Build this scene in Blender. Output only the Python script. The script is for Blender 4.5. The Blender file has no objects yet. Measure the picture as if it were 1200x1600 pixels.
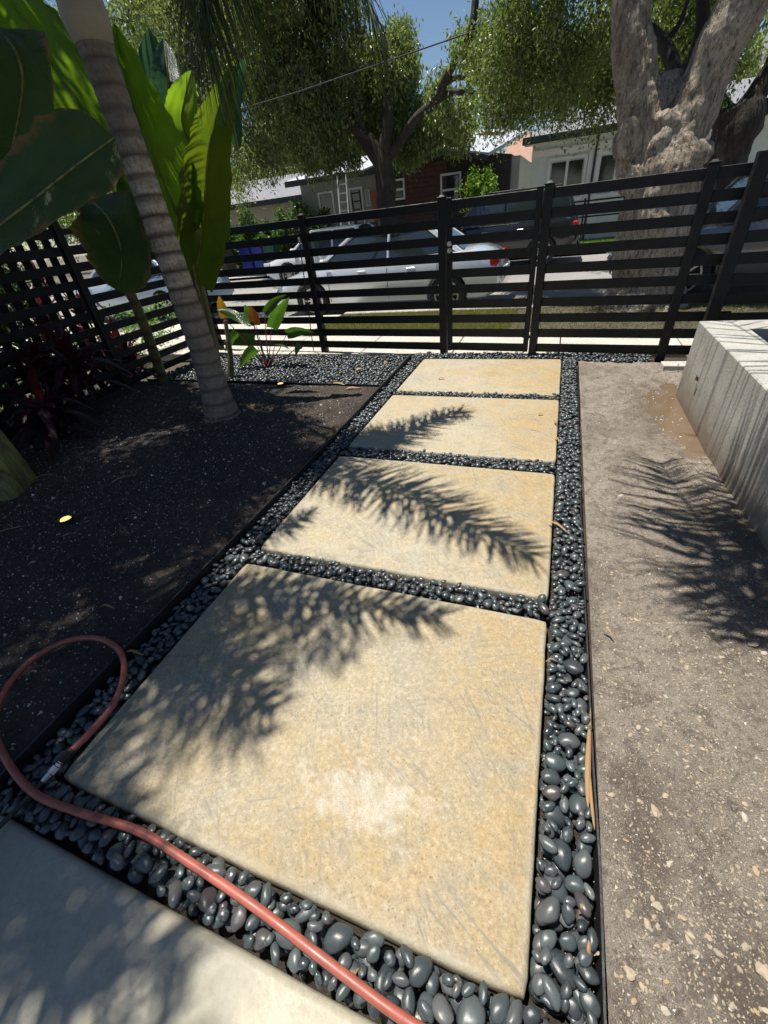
import bpy, bmesh, math, random
import numpy as np
from mathutils import Vector, Matrix, noise
random.seed(7); rng = np.random.default_rng(7)
PI = math.pi
scn = bpy.context.scene
COL = scn.collection

# ------------------------------------------------------------------ camera
EYE = Vector((0, 0, 1.55)); FPX = 650.96
CR = Vector((0.93748014, 0.33424537, -0.09701043))
CU = Vector((-0.1215117, 0.57552794, 0.80870421))
CF = Vector((-0.32613785, 0.74635623, -0.58016073))
cam = bpy.data.cameras.new('camera'); co = bpy.data.objects.new('camera', cam); COL.objects.link(co)
m = Matrix((CR, CU, -CF)).transposed().to_4x4(); m.translation = EYE
co.matrix_world = m
cam.sensor_fit = 'VERTICAL'; cam.sensor_height = 24; cam.lens = FPX / 1600 * 24
cam.clip_start = .02; cam.clip_end = 600
scn.camera = co
# ------------------------------------------------------------------ light
SUNV = Vector((-0.25, 0.03, 1.0)).normalized()
el = math.asin(SUNV.z); az = math.atan2(SUNV.x, SUNV.y)
wd = bpy.data.worlds.new('World'); scn.world = wd; wd.use_nodes = True
wn = wd.node_tree.nodes; bg = wn['Background']; sky = wn.new('ShaderNodeTexSky')
sky.sky_type = 'NISHITA'; sky.sun_disc = False; sky.sun_elevation = el; sky.sun_rotation = az
sky.air_density = 1.0; sky.dust_density = .2; sky.ozone_density = 3.5
wd.node_tree.links.new(sky.outputs[0], bg.inputs[0]); bg.inputs[1].default_value = 0.06
sl = bpy.data.lights.new('sun', 'SUN'); so = bpy.data.objects.new('sun', sl); COL.objects.link(so)
sl.energy = 4.7; sl.angle = math.radians(.55); sl.color = (1, .94, .84)
so.rotation_euler = SUNV.to_track_quat('Z', 'Y').to_euler()
scn.view_settings.view_transform = 'Standard'; scn.view_settings.look = 'None'
scn.view_settings.exposure = 0.68; scn.view_settings.gamma = 1; scn.view_settings.use_curve_mapping = False

# ------------------------------------------------------------------ helpers
def ray(px, py): return CF + CR * ((px - 600) / FPX) - CU * ((py - 800) / FPX)
def G(px, py, z=0.0):
    d = ray(px, py); return EYE + d * ((z - EYE.z) / d.z)
def W(px, py, Y):
    d = ray(px, py); return EYE + d * (Y / d.y)
def S(px, py, z):            # the point at height z whose sun shadow falls on that ground point
    g = G(px, py); return Vector((g.x - .25 * z, g.y + .03 * z, z))
def proj(p):
    d = p - EYE; w = d.dot(CF); return (600 + FPX * d.dot(CR) / w, 800 - FPX * d.dot(CU) / w, w)

def tag(o, label=None, cat=None, group=None, kind=None):
    if label: o['label'] = label
    if cat: o['category'] = cat
    if group: o['group'] = group
    if kind: o['kind'] = kind
    return o
def empty(name, loc=(0, 0, 0), rz=0, label=None, cat=None, group=None):
    o = bpy.data.objects.new(name, None); COL.objects.link(o); o.location = loc; o.rotation_euler = (0, 0, rz)
    o.empty_display_size = .1
    return tag(o, label, cat, group)
def link(name, me, parent=None, loc=None, rot=None):
    o = bpy.data.objects.new(name, me); COL.objects.link(o)
    if parent: o.parent = parent
    if loc is not None: o.location = loc
    if rot is not None: o.rotation_euler = rot
    return o
def np_mesh(name, V, F, mat, smooth=False):   # F: (n,k) array of equal faces
    me = bpy.data.meshes.new(name); V = np.asarray(V, dtype=np.float32); F = np.asarray(F, dtype=np.int32)
    n, k = F.shape
    me.vertices.add(len(V)); me.vertices.foreach_set('co', V.ravel())
    me.loops.add(n * k); me.loops.foreach_set('vertex_index', F.ravel())
    me.polygons.add(n); me.polygons.foreach_set('loop_start', np.arange(0, n * k, k, dtype=np.int32))
    me.polygons.foreach_set('loop_total', np.full(n, k, dtype=np.int32))
    me.polygons.foreach_set('use_smooth', np.full(n, smooth))
    me.update(calc_edges=True); me.validate()
    if mat: me.materials.append(mat)
    return me
def copy_tree(o, parent=None):
    c = o.copy(); COL.objects.link(c); c.parent = parent
    for ch in list(o.children): copy_tree(ch, c)
    return c

class MB:
    def __init__(s): s.v = []; s.f = []
    def box(s, c, size, rot=None, taper=1.0):
        b = len(s.v); hx, hy, hz = size[0] / 2, size[1] / 2, size[2] / 2
        for z in (-1, 1):
            t = taper if z > 0 else 1
            for x, y in ((-1, -1), (1, -1), (1, 1), (-1, 1)):
                p = Vector((x * hx * t, y * hy * t, z * hz))
                if rot is not None: p = rot @ p
                s.v.append(tuple(p + Vector(c)))
        s.f += [(b, b+3, b+2, b+1), (b+4, b+5, b+6, b+7)] + [(b+i, b+(i+1) % 4, b+4+(i+1) % 4, b+4+i) for i in range(4)]
        return s
    def bx(s, x0, x1, y0, y1, z0, z1): return s.box(((x0+x1)/2, (y0+y1)/2, (z0+z1)/2), (x1-x0, y1-y0, z1-z0))
    def tube(s, pts, rad, n=10, cap=True, squash=None):
        pts = [Vector(p) for p in pts]; b0 = len(s.v)
        if not hasattr(rad, '__len__'): rad = [rad] * len(pts)
        up = None
        for i, p in enumerate(pts):
            t = (pts[min(i+1, len(pts)-1)] - pts[max(i-1, 0)]).normalized()
            if up is None:
                up = Vector((0, 0, 1)) if abs(t.z) < .9 else Vector((1, 0, 0))
            a = (up - t * up.dot(t)).normalized(); up = a; c = t.cross(a)
            for k in range(n):
                th = 2 * PI * k / n
                s.v.append(tuple(p + (a * math.cos(th) + c * math.sin(th)) * rad[i]))
        for i in range(len(pts) - 1):
            for k in range(n):
                a0 = b0 + i * n + k; a1 = b0 + i * n + (k + 1) % n
                s.f.append((a0, a1, a1 + n, a0 + n))
        if cap:
            s.f.append(tuple(b0 + k for k in reversed(range(n)))); e = b0 + (len(pts) - 1) * n
            s.f.append(tuple(e + k for k in range(n)))
        return s
    def poly(s, pts):
        b = len(s.v); s.v += [tuple(p) for p in pts]; s.f.append(tuple(range(b, b + len(pts)))); return s
    def prism(s, pts, d):   # extruded polygon
        b = len(s.v); n = len(pts); d = Vector(d)
        s.v += [tuple(p) for p in pts] + [tuple(Vector(p) + d) for p in pts]
        s.f += [tuple(b + i for i in reversed(range(n))), tuple(b + n + i for i in range(n))]
        s.f += [(b+i, b+(i+1) % n, b+n+(i+1) % n, b+n+i) for i in range(n)]
        return s
    def grid(s, P):         # P[i][j]
        b = len(s.v); ni, nj = len(P), len(P[0])
        for r in P: s.v += [tuple(p) for p in r]
        for i in range(ni-1):
            for j in range(nj-1):
                a = b + i * nj + j; s.f.append((a, a+1, a+nj+1, a+nj))
        return s
    def mesh(s, name, mat, smooth=False, bevel=0, seg=1, angle=.6):
        me = bpy.data.meshes.new(name); me.from_pydata(s.v, [], s.f); me.update()
        bm = bmesh.new(); bm.from_mesh(me); bmesh.ops.recalc_face_normals(bm, faces=bm.faces)
        if bevel:
            es = [e for e in bm.edges if len(e.link_faces) == 2 and e.calc_face_angle(0) > .5]
            bmesh.ops.bevel(bm, geom=es, offset=bevel, segments=seg, affect='EDGES', profile=.6, clamp_overlap=True)
        for f in bm.faces: f.smooth = smooth
        if smooth:
            for e in bm.edges:
                if len(e.link_faces) == 2 and e.calc_face_angle(0) > angle: e.smooth = False
        bm.to_mesh(me); bm.free()
        if mat: me.materials.append(mat)
        return me
    def build(s, name, mat, parent=None, smooth=False, bevel=0, seg=1, angle=.6):
        return link(name, s.mesh(name, mat, smooth, bevel, seg, angle), parent)

def catmull(pts, n=8):
    pts = [Vector(p) for p in pts]; P = [pts[0] * 2 - pts[1]] + pts + [pts[-1] * 2 - pts[-2]]; out = []
    for i in range(1, len(P) - 2):
        for k in range(n):
            t = k / n; a, b, c, d = P[i-1], P[i], P[i+1], P[i+2]
            out.append(.5 * ((2*b) + (-a+c)*t + (2*a-5*b+4*c-d)*t*t + (-a+3*b-3*c+d)*t**3))
    out.append(pts[-1]); return out

# ------------------------------------------------------------------ materials
class NT:
    def __init__(s, name):
        s.m = bpy.data.materials.new(name); s.m.use_nodes = True; s.t = s.m.node_tree; s.n = s.t.nodes
        s.b = s.n['Principled BSDF']; s.out = s.n['Material Output']
        tc = s.n.new('ShaderNodeTexCoord'); s.obj = tc.outputs['Object']; s.gen = tc.outputs['Generated']
    def L(s, a, b): s.t.links.new(a, b)
    def noise(s, scale=5, detail=4, rough=.55, co=None, dist=0, sc3=None):
        n = s.n.new('ShaderNodeTexNoise'); n.inputs['Scale'].default_value = scale; n.inputs['Detail'].default_value = detail
        n.inputs['Roughness'].default_value = rough; n.inputs['Distortion'].default_value = dist
        src = co or s.obj
        if sc3:
            mp = s.n.new('ShaderNodeMapping'); mp.inputs['Scale'].default_value = sc3
            s.L(src, mp.inputs['Vector']); src = mp.outputs[0]
        s.L(src, n.inputs['Vector']); return n.outputs['Fac']
    def ramp(s, fac, stops):
        r = s.n.new('ShaderNodeValToRGB'); e = r.color_ramp.elements
        while len(e) < len(stops): e.new(.5)
        for q, (p, c) in zip(e, stops):
            q.position = p; q.color = (*(c if hasattr(c, '__len__') else (c,) * 3), 1)
        s.L(fac, r.inputs[0]); return r.outputs[0]
    def mix(s, fac, a, b, mode='MIX'):
        x = s.n.new('ShaderNodeMix'); x.data_type = 'RGBA'; x.blend_type = mode
        for v, i in ((fac, 0), (a, 6), (b, 7)):
            if hasattr(v, 'links') or hasattr(v, 'is_linked'): s.L(v, x.inputs[i])
            elif i == 0: x.inputs[0].default_value = v
            else: x.inputs[i].default_value = (*v, 1)
        return x.outputs[2]
    def math(s, op, a, b=0.0):
        x = s.n.new('ShaderNodeMath'); x.operation = op
        for i, v in ((0, a), (1, b)):
            if hasattr(v, 'is_linked'): s.L(v, x.inputs[i])
            else: x.inputs[i].default_value = v
        return x.outputs[0]
    def col(s, c):
        if hasattr(c, 'is_linked'): s.L(c, s.b.inputs['Base Color'])
        else: s.b.inputs['Base Color'].default_value = (*c, 1)
    def rough(s, r):
        if hasattr(r, 'is_linked'): s.L(r, s.b.inputs['Roughness'])
        else: s.b.inputs['Roughness'].default_value = r
    def bump(s, h, strength=.4, dist=.01):
        b = s.n.new('ShaderNodeBump'); b.inputs['Strength'].default_value = strength; b.inputs['Distance'].default_value = dist
        s.L(h, b.inputs['Height'])
        if s.b.inputs['Normal'].is_linked: s.L(s.b.inputs['Normal'].links[0].from_socket, b.inputs['Normal'])
        s.L(b.outputs[0], s.b.inputs['Normal'])
    def isl(s): return s.n.new('ShaderNodeNewGeometry').outputs['Random Per Island']
    def rnd(s): return s.n.new('ShaderNodeObjectInfo').outputs['Random']
    def sep(s, which, co=None):
        x = s.n.new('ShaderNodeSeparateXYZ'); s.L(co or s.obj, x.inputs[0]); return x.outputs[which]
    def world(s): return s.n.new('ShaderNodeNewGeometry').outputs['Position']

def simple(name, c, r=.6, var=.2, scale=6, bump=0, bscale=60, metal=0, spec=.5, c2=None, coat=0):
    t = NT(name); c2 = c2 or tuple(x * (1 - var) for x in c); hi = tuple(min(1, x * (1 + var * .6)) for x in c)
    t.col(t.ramp(t.noise(scale, 6, .6), [(.3, c2), (.7, hi)])); t.rough(r)
    t.b.inputs['Metallic'].default_value = metal; t.b.inputs['Specular IOR Level'].default_value = spec
    t.b.inputs['Coat Weight'].default_value = coat
    if bump: t.bump(t.noise(bscale, 4), bump, .01)
    return t.m

def concrete_slab_mat():
    t = NT('stained_concrete')
    n1 = t.noise(1.3, 5, .62, dist=.6); n2 = t.noise(4.5, 8, .68); sp = t.noise(85, 3, .65); sp2 = t.noise(24, 6, .7)
    col = t.ramp(n1, [(.30, (.31, .305, .265)), (.43, (.37, .325, .23)), (.56, (.375, .295, .165)), (.72, (.35, .25, .115))])
    edge = t.ramp(t.math('ADD', t.math('MULTIPLY', t.sep(0), .55), t.math('MULTIPLY', n2, .55)), [(.30, 0.0), (.75, .8)])
    col = t.mix(edge, col, (.39, .26, .095))
    col = t.mix(t.ramp(n2, [(.46, 0.0), (.66, .6)]), col, (.355, .345, .30))
    gl = t.ramp(t.noise(9, 9, .76, dist=.4), [(.48, 0.0), (.64, .6)])
    col = t.mix(gl, col, (.25, .22, .16))
    col = t.mix(t.ramp(t.noise(14, 9, .8), [(.52, 0.0), (.68, .5)]), col, (.43, .39, .29))
    col = t.mix(t.ramp(sp, [(.34, .65), (.44, 0.0)]), col, (.25, .195, .115))
    col = t.mix(t.ramp(sp2, [(.34, .75), (.42, 0.0)]), col, (.28, .21, .12))
    pit = t.noise(150, 5, .8); fine = t.noise(55, 9, .85)
    col = t.mix(t.ramp(fine, [(.38, .8), (.5, 0.0)]), col, (.235, .195, .125))
    col = t.mix(t.ramp(fine, [(.52, 0.0), (.64, .75)]), col, (.50, .455, .35))
    col = t.mix(t.ramp(pit, [(.34, .85), (.44, 0.0)]), col, (.16, .125, .075))
    v = t.n.new('ShaderNodeTexVoronoi'); v.inputs['Scale'].default_value = 52; t.L(t.obj, v.inputs['Vector'])
    dots = t.math('MULTIPLY', t.ramp(v.outputs['Distance'], [(.10, .8), (.22, 0.0)]), t.ramp(t.noise(5, 3), [(.38, 0.0), (.55, 1.0)]))
    col = t.mix(dots, col, (.20, .135, .06))
    for k_, (rz, sc, th) in enumerate(((.5, (3.5, 60, 1), .60), (1.2, (4, 70, 1), .61), (-.4, (3, 50, 1), .62), (.9, (8, 90, 1), .60))):   # scuffs in several directions
        mp = t.n.new('ShaderNodeMapping'); mp.inputs['Rotation'].default_value = (0, 0, rz); mp.inputs['Location'].default_value = (k_ * 3.1, k_, 0); t.L(t.obj, mp.inputs[0])
        s_ = t.noise(1.0, 6, .7, co=mp.outputs[0], sc3=sc, dist=.5)
        mask = t.noise(3.6, 4, .6, co=mp.outputs[0])
        f = t.math('MULTIPLY', t.ramp(s_, [(th - .06, 0.0), (th + .02, 1.0)]), t.ramp(mask, [(.50, 0.0), (.60, .75)]))
        col = t.mix(f, col, (.20, .19, .16))
    rimx = t.ramp(t.math('ABSOLUTE', t.sep(0)), [(.785, 0.0), (.812, .65)])
    rimy = t.ramp(t.math('ABSOLUTE', t.sep(1)), [(.555, 0.0), (.585, .65)])
    rim = t.math('MULTIPLY', t.math('MAXIMUM', rimx, rimy), t.ramp(t.noise(6, 5), [(.35, .2), (.6, 1.0)]))
    col = t.mix(rim, col, (.40, .375, .30))
    t.col(col); t.rough(t.ramp(n2, [(.3, .62), (.7, .82)]))
    t.bump(t.noise(38, 8, .75), .5, .008); t.bump(pit, .5, .003)
    return t.m, col, t
M = {}
M['slab'], _c, _t = concrete_slab_mat()
# the near slab also carries a white salt bloom
M['slab_salt'] = M['slab'].copy(); M['slab_salt'].name = 'stained_concrete_salt'
t = NT('tmp'); t.m = M['slab_salt']; t.t = t.m.node_tree; t.n = t.t.nodes; t.b = t.n['Principled BSDF']
tc = [n for n in t.n if n.type == 'TEX_COORD'][0]; t.obj = tc.outputs['Object']
old = t.b.inputs['Base Color'].links[0].from_socket
mp = t.n.new('ShaderNodeMapping'); mp.inputs['Location'].default_value = (-.05, 2.35, 0); mp.inputs['Scale'].default_value = (3.1, 7.2, 1)
mp.inputs['Rotation'].default_value = (0, 0, -.35); t.L(t.obj, mp.inputs[0])
ln = t.n.new('ShaderNodeVectorMath'); ln.operation = 'LENGTH'; t.L(mp.outputs[0], ln.inputs[0])
f = t.math('ADD', t.math('SUBTRACT', 1.0, ln.outputs['Value']), t.math('MULTIPLY', t.math('SUBTRACT', t.noise(7, 8, .72), .5), 4.2))
f = t.math('MULTIPLY', t.ramp(f, [(.3, 0.0), (1.0, .7)]), t.ramp(t.noise(240, 4, .7), [(.42, .25), (.58, 1.0)]))
t.col(t.mix(f, old, (.52, .505, .46)))

def river_mat():
    t = NT('river_pebble'); r = t.rnd(); i = t.isl(); v = t.math('FRACT', t.math('ADD', r, t.math('MULTIPLY', i, 7.13)))
    c = t.ramp(v, [(0, (.018, .024, .028)), (.25, (.034, .044, .048)), (.5, (.05, .068, .070)), (.7, (.058, .062, .066)), (.84, (.085, .105, .105)), (.93, (.05, .034, .035)), (1, (.14, .155, .155))])
    c = t.mix(t.ramp(t.noise(9, 6, .7), [(.4, 0.0), (.7, .6)]), c, (.06, .072, .076))
    c = t.mix(t.ramp(t.noise(70, 3, .7), [(.56, 0.0), (.66, .45)]), c, (.20, .22, .22))
    c = t.mix(t.ramp(t.noise(60, 3, .7), [(.32, .5), (.42, 0.0)]), c, (.012, .015, .017))
    c = t.mix(t.ramp(t.noise(18, 2, .5, sc3=(1, 4, 1), dist=1.2), [(.68, 0.0), (.71, .5)]), c, (.25, .27, .27))
    t.col(c); t.rough(t.ramp(t.noise(25, 3), [(.3, .22), (.7, .46)])); t.b.inputs['Specular IOR Level'].default_value = .55
    t.bump(t.noise(140, 3), .12, .002); return t.m
M['pebble'] = river_mat()

def soil_mat(name, a, b, wet, chips):
    t = NT(name)
    n = t.noise(2.2, 8, .68); f = t.noise(30, 8, .75); g = t.noise(170, 4, .7)
    c = t.ramp(n, [(.3, a), (.5, b), (.72, tuple(x * 1.25 for x in b))])
    c = t.mix(t.ramp(f, [(.3, .75), (.52, 0.0)]), c, tuple(x * .45 for x in a))
    c = t.mix(t.ramp(g, [(.6, 0.0), (.7, .8)]), c, chips)
    c = t.mix(t.ramp(g, [(.3, .8), (.4, 0.0)]), c, tuple(x * .35 for x in a))
    w = t.ramp(t.noise(1.7, 5, .6, dist=.5), [(.5, 0.0), (.62, wet)])
    c = t.mix(w, c, tuple(x * .42 for x in a))
    t.col(c); t.rough(t.mix(w, (.95,) * 3, (.45,) * 3))
    t.bump(f, 1.0, .05); t.bump(g, 1.0, .012); t.bump(t.noise(75, 5, .7), 1.0, .02); return t.m
M['dirt'] = soil_mat('grey_brown_dirt', (.30, .252, .20), (.46, .395, .325), .4, (.52, .47, .39))
t = NT('tmp'); t.m = M['dirt']; t.t = t.m.node_tree; t.n = t.t.nodes; t.b = t.n['Principled BSDF']; t.obj = [n for n in t.n if n.type == 'TEX_COORD'][0].outputs['Object']
old = t.b.inputs['Base Color'].links[0].from_socket; oldr = t.b.inputs['Roughness'].links[0].from_socket
blot = t.ramp(t.noise(11, 9, .75, dist=.4), [(.40, .75), (.50, 0.0)]); old = t.mix(blot, old, (.17, .142, .114))
old = t.mix(t.ramp(t.noise(24, 9, .78), [(.53, 0.0), (.62, .7)]), old, (.46, .41, .345))
W_ = None
for (x, y, sx, sy) in ((1.0, 3.9, 2.1, .95), (.43, .60, 9, 3.4), (.60, .33, 8, 5.0), (1.0, 2.3, 3.6, 2.2)):
    mp = t.n.new('ShaderNodeMapping'); mp.vector_type = 'POINT'; mp.inputs['Location'].default_value = (-x * sx, -y * sy, 0); mp.inputs['Scale'].default_value = (sx, sy, 0); t.L(t.obj, mp.inputs[0])
    ln = t.n.new('ShaderNodeVectorMath'); ln.operation = 'LENGTH'; t.L(mp.outputs[0], ln.inputs[0])
    f = t.math('SUBTRACT', 1.0, ln.outputs['Value']); W_ = f if W_ is None else t.math('MAXIMUM', W_, f)
wet = t.ramp(t.math('ADD', W_, t.math('MULTIPLY', t.math('SUBTRACT', t.noise(6, 7, .7), .5), 2.0)), [(.15, 0.0), (.7, .75)])
t.col(t.mix(wet, old, (.18, .142, .108))); t.rough(t.mix(wet, oldr, (.30,) * 3))
M['bed_soil'] = soil_mat('dark_bed_soil', (.060, .046, .036), (.095, .075, .058), .4, (.2, .18, .15))
M['ground'] = soil_mat('ground_soil', (.10, .085, .065), (.15, .13, .10), .2, (.2, .18, .14))
M['chip'] = (lambda t: (t.col(t.mix(t.ramp(t.noise(60, 4), [(.35, 0.0), (.7, .6)]), t.ramp(t.isl(), [(0, (.20, .18, .15)), (.4, (.31, .265, .20)), (.75, (.33, .235, .12)), (1, (.40, .365, .305))]), (.3, .26, .2))), t.rough(.8), t.bump(t.noise(90, 4), .4, .004), t.m)[-1])(NT('stone_chip'))
M['grain'] = (lambda t: (t.col(t.ramp(t.isl(), [(0, (.11, .09, .07)), (.35, (.24, .20, .16)), (.7, (.36, .31, .25)), (.9, (.48, .42, .34)), (1, (.62, .58, .5))])), t.rough(.9), t.m)[-1])(NT('dirt_grain'))
M['granule'] = (lambda t: (t.col(t.ramp(t.isl(), [(0, (.07, .06, .05)), (.5, (.18, .16, .14)), (.85, (.42, .40, .35)), (1, (.75, .72, .65))])), t.rough(.85), t.m)[-1])(NT('soil_granule'))
M['edging'] = simple('black_edging', (.016, .016, .017), .5, .3, 10, .3, 30)
M['black_metal'] = (lambda t: (t.col(t.mix(t.ramp(t.noise(7, 7, .7), [(.5, 0.0), (.75, .6)]), (.006, .0062, .0068), (.014, .0135, .0125))), t.rough(t.ramp(t.noise(12, 4), [(.3, .42), (.7, .65)])), t.b.inputs['Specular IOR Level'].__setattr__('default_value', .35), t.bump(t.noise(300, 2), .06, .002), t.m)[-1])(NT('black_powder_coat'))
M['chrome'] = simple('brushed_steel', (.62, .58, .5), .28, .1, 30, 0, 1, 1)
M['steel'] = simple('steel', (.55, .56, .57), .3, .15, 40, .1, 200, 1)
def conc(name, c, dirt=None, sc=1.0, st=(.1, .3)):
    t = NT(name); a = t.noise(5 * sc, 8, .7); g = t.noise(70 * sc, 5, .7)
    k = t.ramp(a, [(.3, tuple(x * .72 for x in c)), (.7, tuple(x * 1.12 for x in c))])
    k = t.mix(t.ramp(g, [(.36, .75), (.46, 0.0)]), k, tuple(x * .35 for x in c))
    k = t.mix(t.ramp(g, [(.6, 0.0), (.7, .35)]), k, tuple(min(1, x * 1.5) for x in c))
    if dirt:
        z = t.math('ADD', t.sep(2), t.math('MULTIPLY', t.math('SUBTRACT', t.noise(6, 6, .7), .5), .35))
        k = t.mix(t.ramp(z, [(st[0], .85), (st[1], 0.0)]), k, dirt)
    t.col(k); t.rough(.85); t.bump(g, .45, .006); t.bump(a, .3, .01); return t.m
M['planter'] = conc('planter_concrete', (.40, .395, .36), (.15, .105, .062), 1, (-.02, .3))
M['entry'] = (lambda t: (t.col(t.mix(t.ramp(t.noise(55, 7, .72), [(.4, .35), (.55, 0.0)]), t.mix(t.ramp(t.noise(2.2, 7, .65, dist=.5), [(.38, 0.0), (.62, 1.0)]), (.33, .315, .25), (.47, .43, .33)), (.26, .24, .18))), t.rough(t.ramp(t.noise(3, 5), [(.4, .4), (.6, .75)])), t.bump(t.noise(45, 8, .7), .3, .006), t.m)[-1])(NT('entry_concrete'))
M['walk'] = conc('sidewalk_concrete', (.50, .475, .42), None, .5)
M['kerb'] = conc('kerb_concrete', (.42, .40, .36), None, .5)
M['asphalt'] = (lambda t: (t.col(t.mix(t.ramp(t.noise(160, 3), [(.4, 0.0), (.7, .6)]), t.ramp(t.noise(.8, 7, .65), [(.3, (.17, .165, .16)), (.7, (.27, .262, .25))]), (.33, .32, .31))), t.rough(.85), t.bump(t.noise(120, 3), .4, .01), t.m)[-1])(NT('asphalt'))
M['rubber_red'] = (lambda t: (t.col(t.mix(t.ramp(t.noise(14, 7, .7), [(.42, 0.0), (.68, .75)]), t.ramp(t.noise(3, 4), [(.3, (.30, .065, .045)), (.7, (.42, .12, .085))]), (.15, .06, .045))), t.rough(t.ramp(t.noise(20, 4), [(.3, .35), (.7, .6)])), t.bump(t.noise(90, 5), .15, .002), t.m)[-1])(NT('red_hose_rubber'))
M['rubber'] = simple('black_rubber', (.018, .018, .018), .55, .3, 20, .2, 60)
M['tyre'] = simple('tyre_rubber', (.022, .022, .022), .8, .3, 20, .2, 60)
M['rim'] = simple('alloy', (.5, .5, .52), .3, .1, 8, 0, 1, .9)
M['glass_dark'] = simple('tinted_glass', (.02, .03, .035), .04, .1, 2, 0, 1, 0, .9)
M['pane'] = simple('window_pane', (.025, .034, .036), .06, .4, 1.2, 0, 1, 0, .9)
M['red_lens'] = simple('red_lens', (.45, .01, .012), .15, .2, 8, 0, 1, 0, .7)
M['clear_lens'] = simple('clear_lens', (.7, .72, .75), .1, .1, 8, 0, 1, .5, .7)
M['amber'] = simple('amber_lens', (.9, .5, .12), .2, .1, 8)
t = NT('glowing_lens'); t.col((.9, .6, .2)); t.b.inputs['Emission Color'].default_value = (1, .62, .2, 1); t.b.inputs['Emission Strength'].default_value = 1.1; M['glow'] = t.m
def paint(name, c, met=.5, r=.3):
    return simple(name, c, r, .05, 3, 0, 1, met, .5, coat=1.0)
M['p_silver'] = paint('silver_paint', (.70, .73, .76), .35, .22); M['p_black'] = paint('black_paint', (.012, .013, .016), .1, .2)
M['p_white'] = paint('white_paint', (.72, .73, .74), 0, .3); M['p_grey'] = paint('grey_paint', (.17, .165, .16), .5, .3)
M['p_blue'] = paint('pale_blue_paint', (.45, .53, .62), .3, .3)
M['plastic_black'] = simple('black_plastic', (.02, .02, .02), .5, .2, 8)
M['white_wall'] = simple('white_stucco', (.64, .68, .65), .85, .08, 3, .3, 60)
M['grey_wall'] = simple('grey_stucco', (.30, .32, .29), .85, .1, 3, .3, 60)
M['cream_wall'] = simple('cream_wall', (.6, .54, .42), .85, .1, 3)
M['lav_wall'] = simple('far_grey_wall', (.52, .53, .58), .85, .1, 1)
M['redwood'] = simple('red_brown_siding', (.085, .032, .024), .7, .3, 5)
M['dark_brown'] = simple('dark_brown_boards', (.028, .022, .02), .7, .3, 5)
M['roof_pale'] = simple('pale_roofing', (.42, .45, .5), .7, .15, 6, .2, 30)
M['roof_grey'] = simple('grey_shingles', (.20, .205, .23), .85, .25, 8, .5, 30)
M['roof_tan'] = simple('tan_shingles', (.36, .22, .16), .85, .25, 8, .5, 30)
M['trim_white'] = simple('white_trim', (.72, .73, .72), .6, .06, 5)
M['fascia'] = simple('dark_fascia', (.03, .035, .04), .5, .2, 5)
M['orange_door'] = simple('orange_door', (.42, .09, .03), .5, .1, 5)
M['bin_blue'] = simple('blue_plastic', (.02, .03, .30), .5, .2, 5); M['bin_green'] = simple('green_plastic', (.02, .09, .05), .5, .2, 5)
M['tarp_red'] = simple('red_tarp', (.4, .03, .06), .6, .3, 5); M['tarp_blue'] = simple('blue_tarp', (.06, .1, .45), .6, .3, 5)

def bark(name, a, b, sc=(1, 1, .28), bs=1.0, dark=(.02, .016, .012), fine=1.0):
    t = NT(name); n = t.noise(9 * fine, 9, .72, sc3=sc, dist=.7); l = t.noise(1.6, 5, .6)
    v = t.n.new('ShaderNodeTexVoronoi'); v.feature = 'DISTANCE_TO_EDGE'; v.inputs['Scale'].default_value = 24 * fine
    mp = t.n.new('ShaderNodeMapping'); mp.inputs['Scale'].default_value = (1, 1, .4); t.L(t.obj, mp.inputs[0])
    ad = t.n.new('ShaderNodeMix'); ad.data_type = 'VECTOR'; ad.inputs[0].default_value = .14; t.L(mp.outputs[0], ad.inputs[4])
    nn = t.n.new('ShaderNodeTexNoise'); nn.inputs['Scale'].default_value = 5; nn.inputs['Detail'].default_value = 5; t.L(t.obj, nn.inputs[0]); t.L(nn.outputs['Color'], ad.inputs[5])
    t.L(ad.outputs[1], v.inputs['Vector'])
    c = t.mix(t.ramp(l, [(.35, 0.0), (.65, 1.0)]), a, b)
    c = t.mix(t.ramp(n, [(.36, .85), (.54, 0.0)]), c, dark)
    cr = t.math('MULTIPLY', t.ramp(v.outputs['Distance'], [(0.0, .7), (.05, 0.0)]), t.ramp(t.noise(3.5, 5), [(.42, 0.0), (.6, 1.0)]))
    c = t.mix(cr, c, tuple(x * 1.6 for x in dark))
    t.col(c); t.rough(.9); t.bump(n, 1.0 * bs, .07); fl = t.noise(30 * fine, 7, .75, sc3=(1, 1, .35)); c = t.mix(t.ramp(fl, [(.38, .7), (.47, 0.0)]), c, dark); t.col(c); t.bump(fl, .6, .02); t.bump(t.ramp(v.outputs['Distance'], [(0, 0.0), (.12, 1.0)]), .35 * bs, .015); t.bump(t.noise(70, 4, .7), .4, .006); return t.m
M['bark_pale'] = bark('pale_grey_bark', (.44, .35, .25), (.68, .59, .47), (1.6, 1.6, .55), 1.3, (.085, .06, .045))
M['bark_dark'] = bark('dark_bark', (.05, .04, .034), (.085, .068, .055), bs=1.2)
t = NT('palm_trunk'); n = t.noise(6, 7, .7, sc3=(1, 1, 3)); z = t.sep(2)
c = t.ramp(n, [(.3, (.21, .16, .11)), (.5, (.40, .33, .25)), (.7, (.60, .53, .43))])
c = t.mix(t.ramp(t.noise(40, 6, .75, sc3=(1, 1, .35)), [(.33, .75), (.5, 0.0)]), c, (.06, .045, .035))
at = t.n.new('ShaderNodeAttribute'); at.attribute_name = 'scar'; c = t.mix(at.outputs['Fac'], c, (.05, .035, .027))
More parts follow.
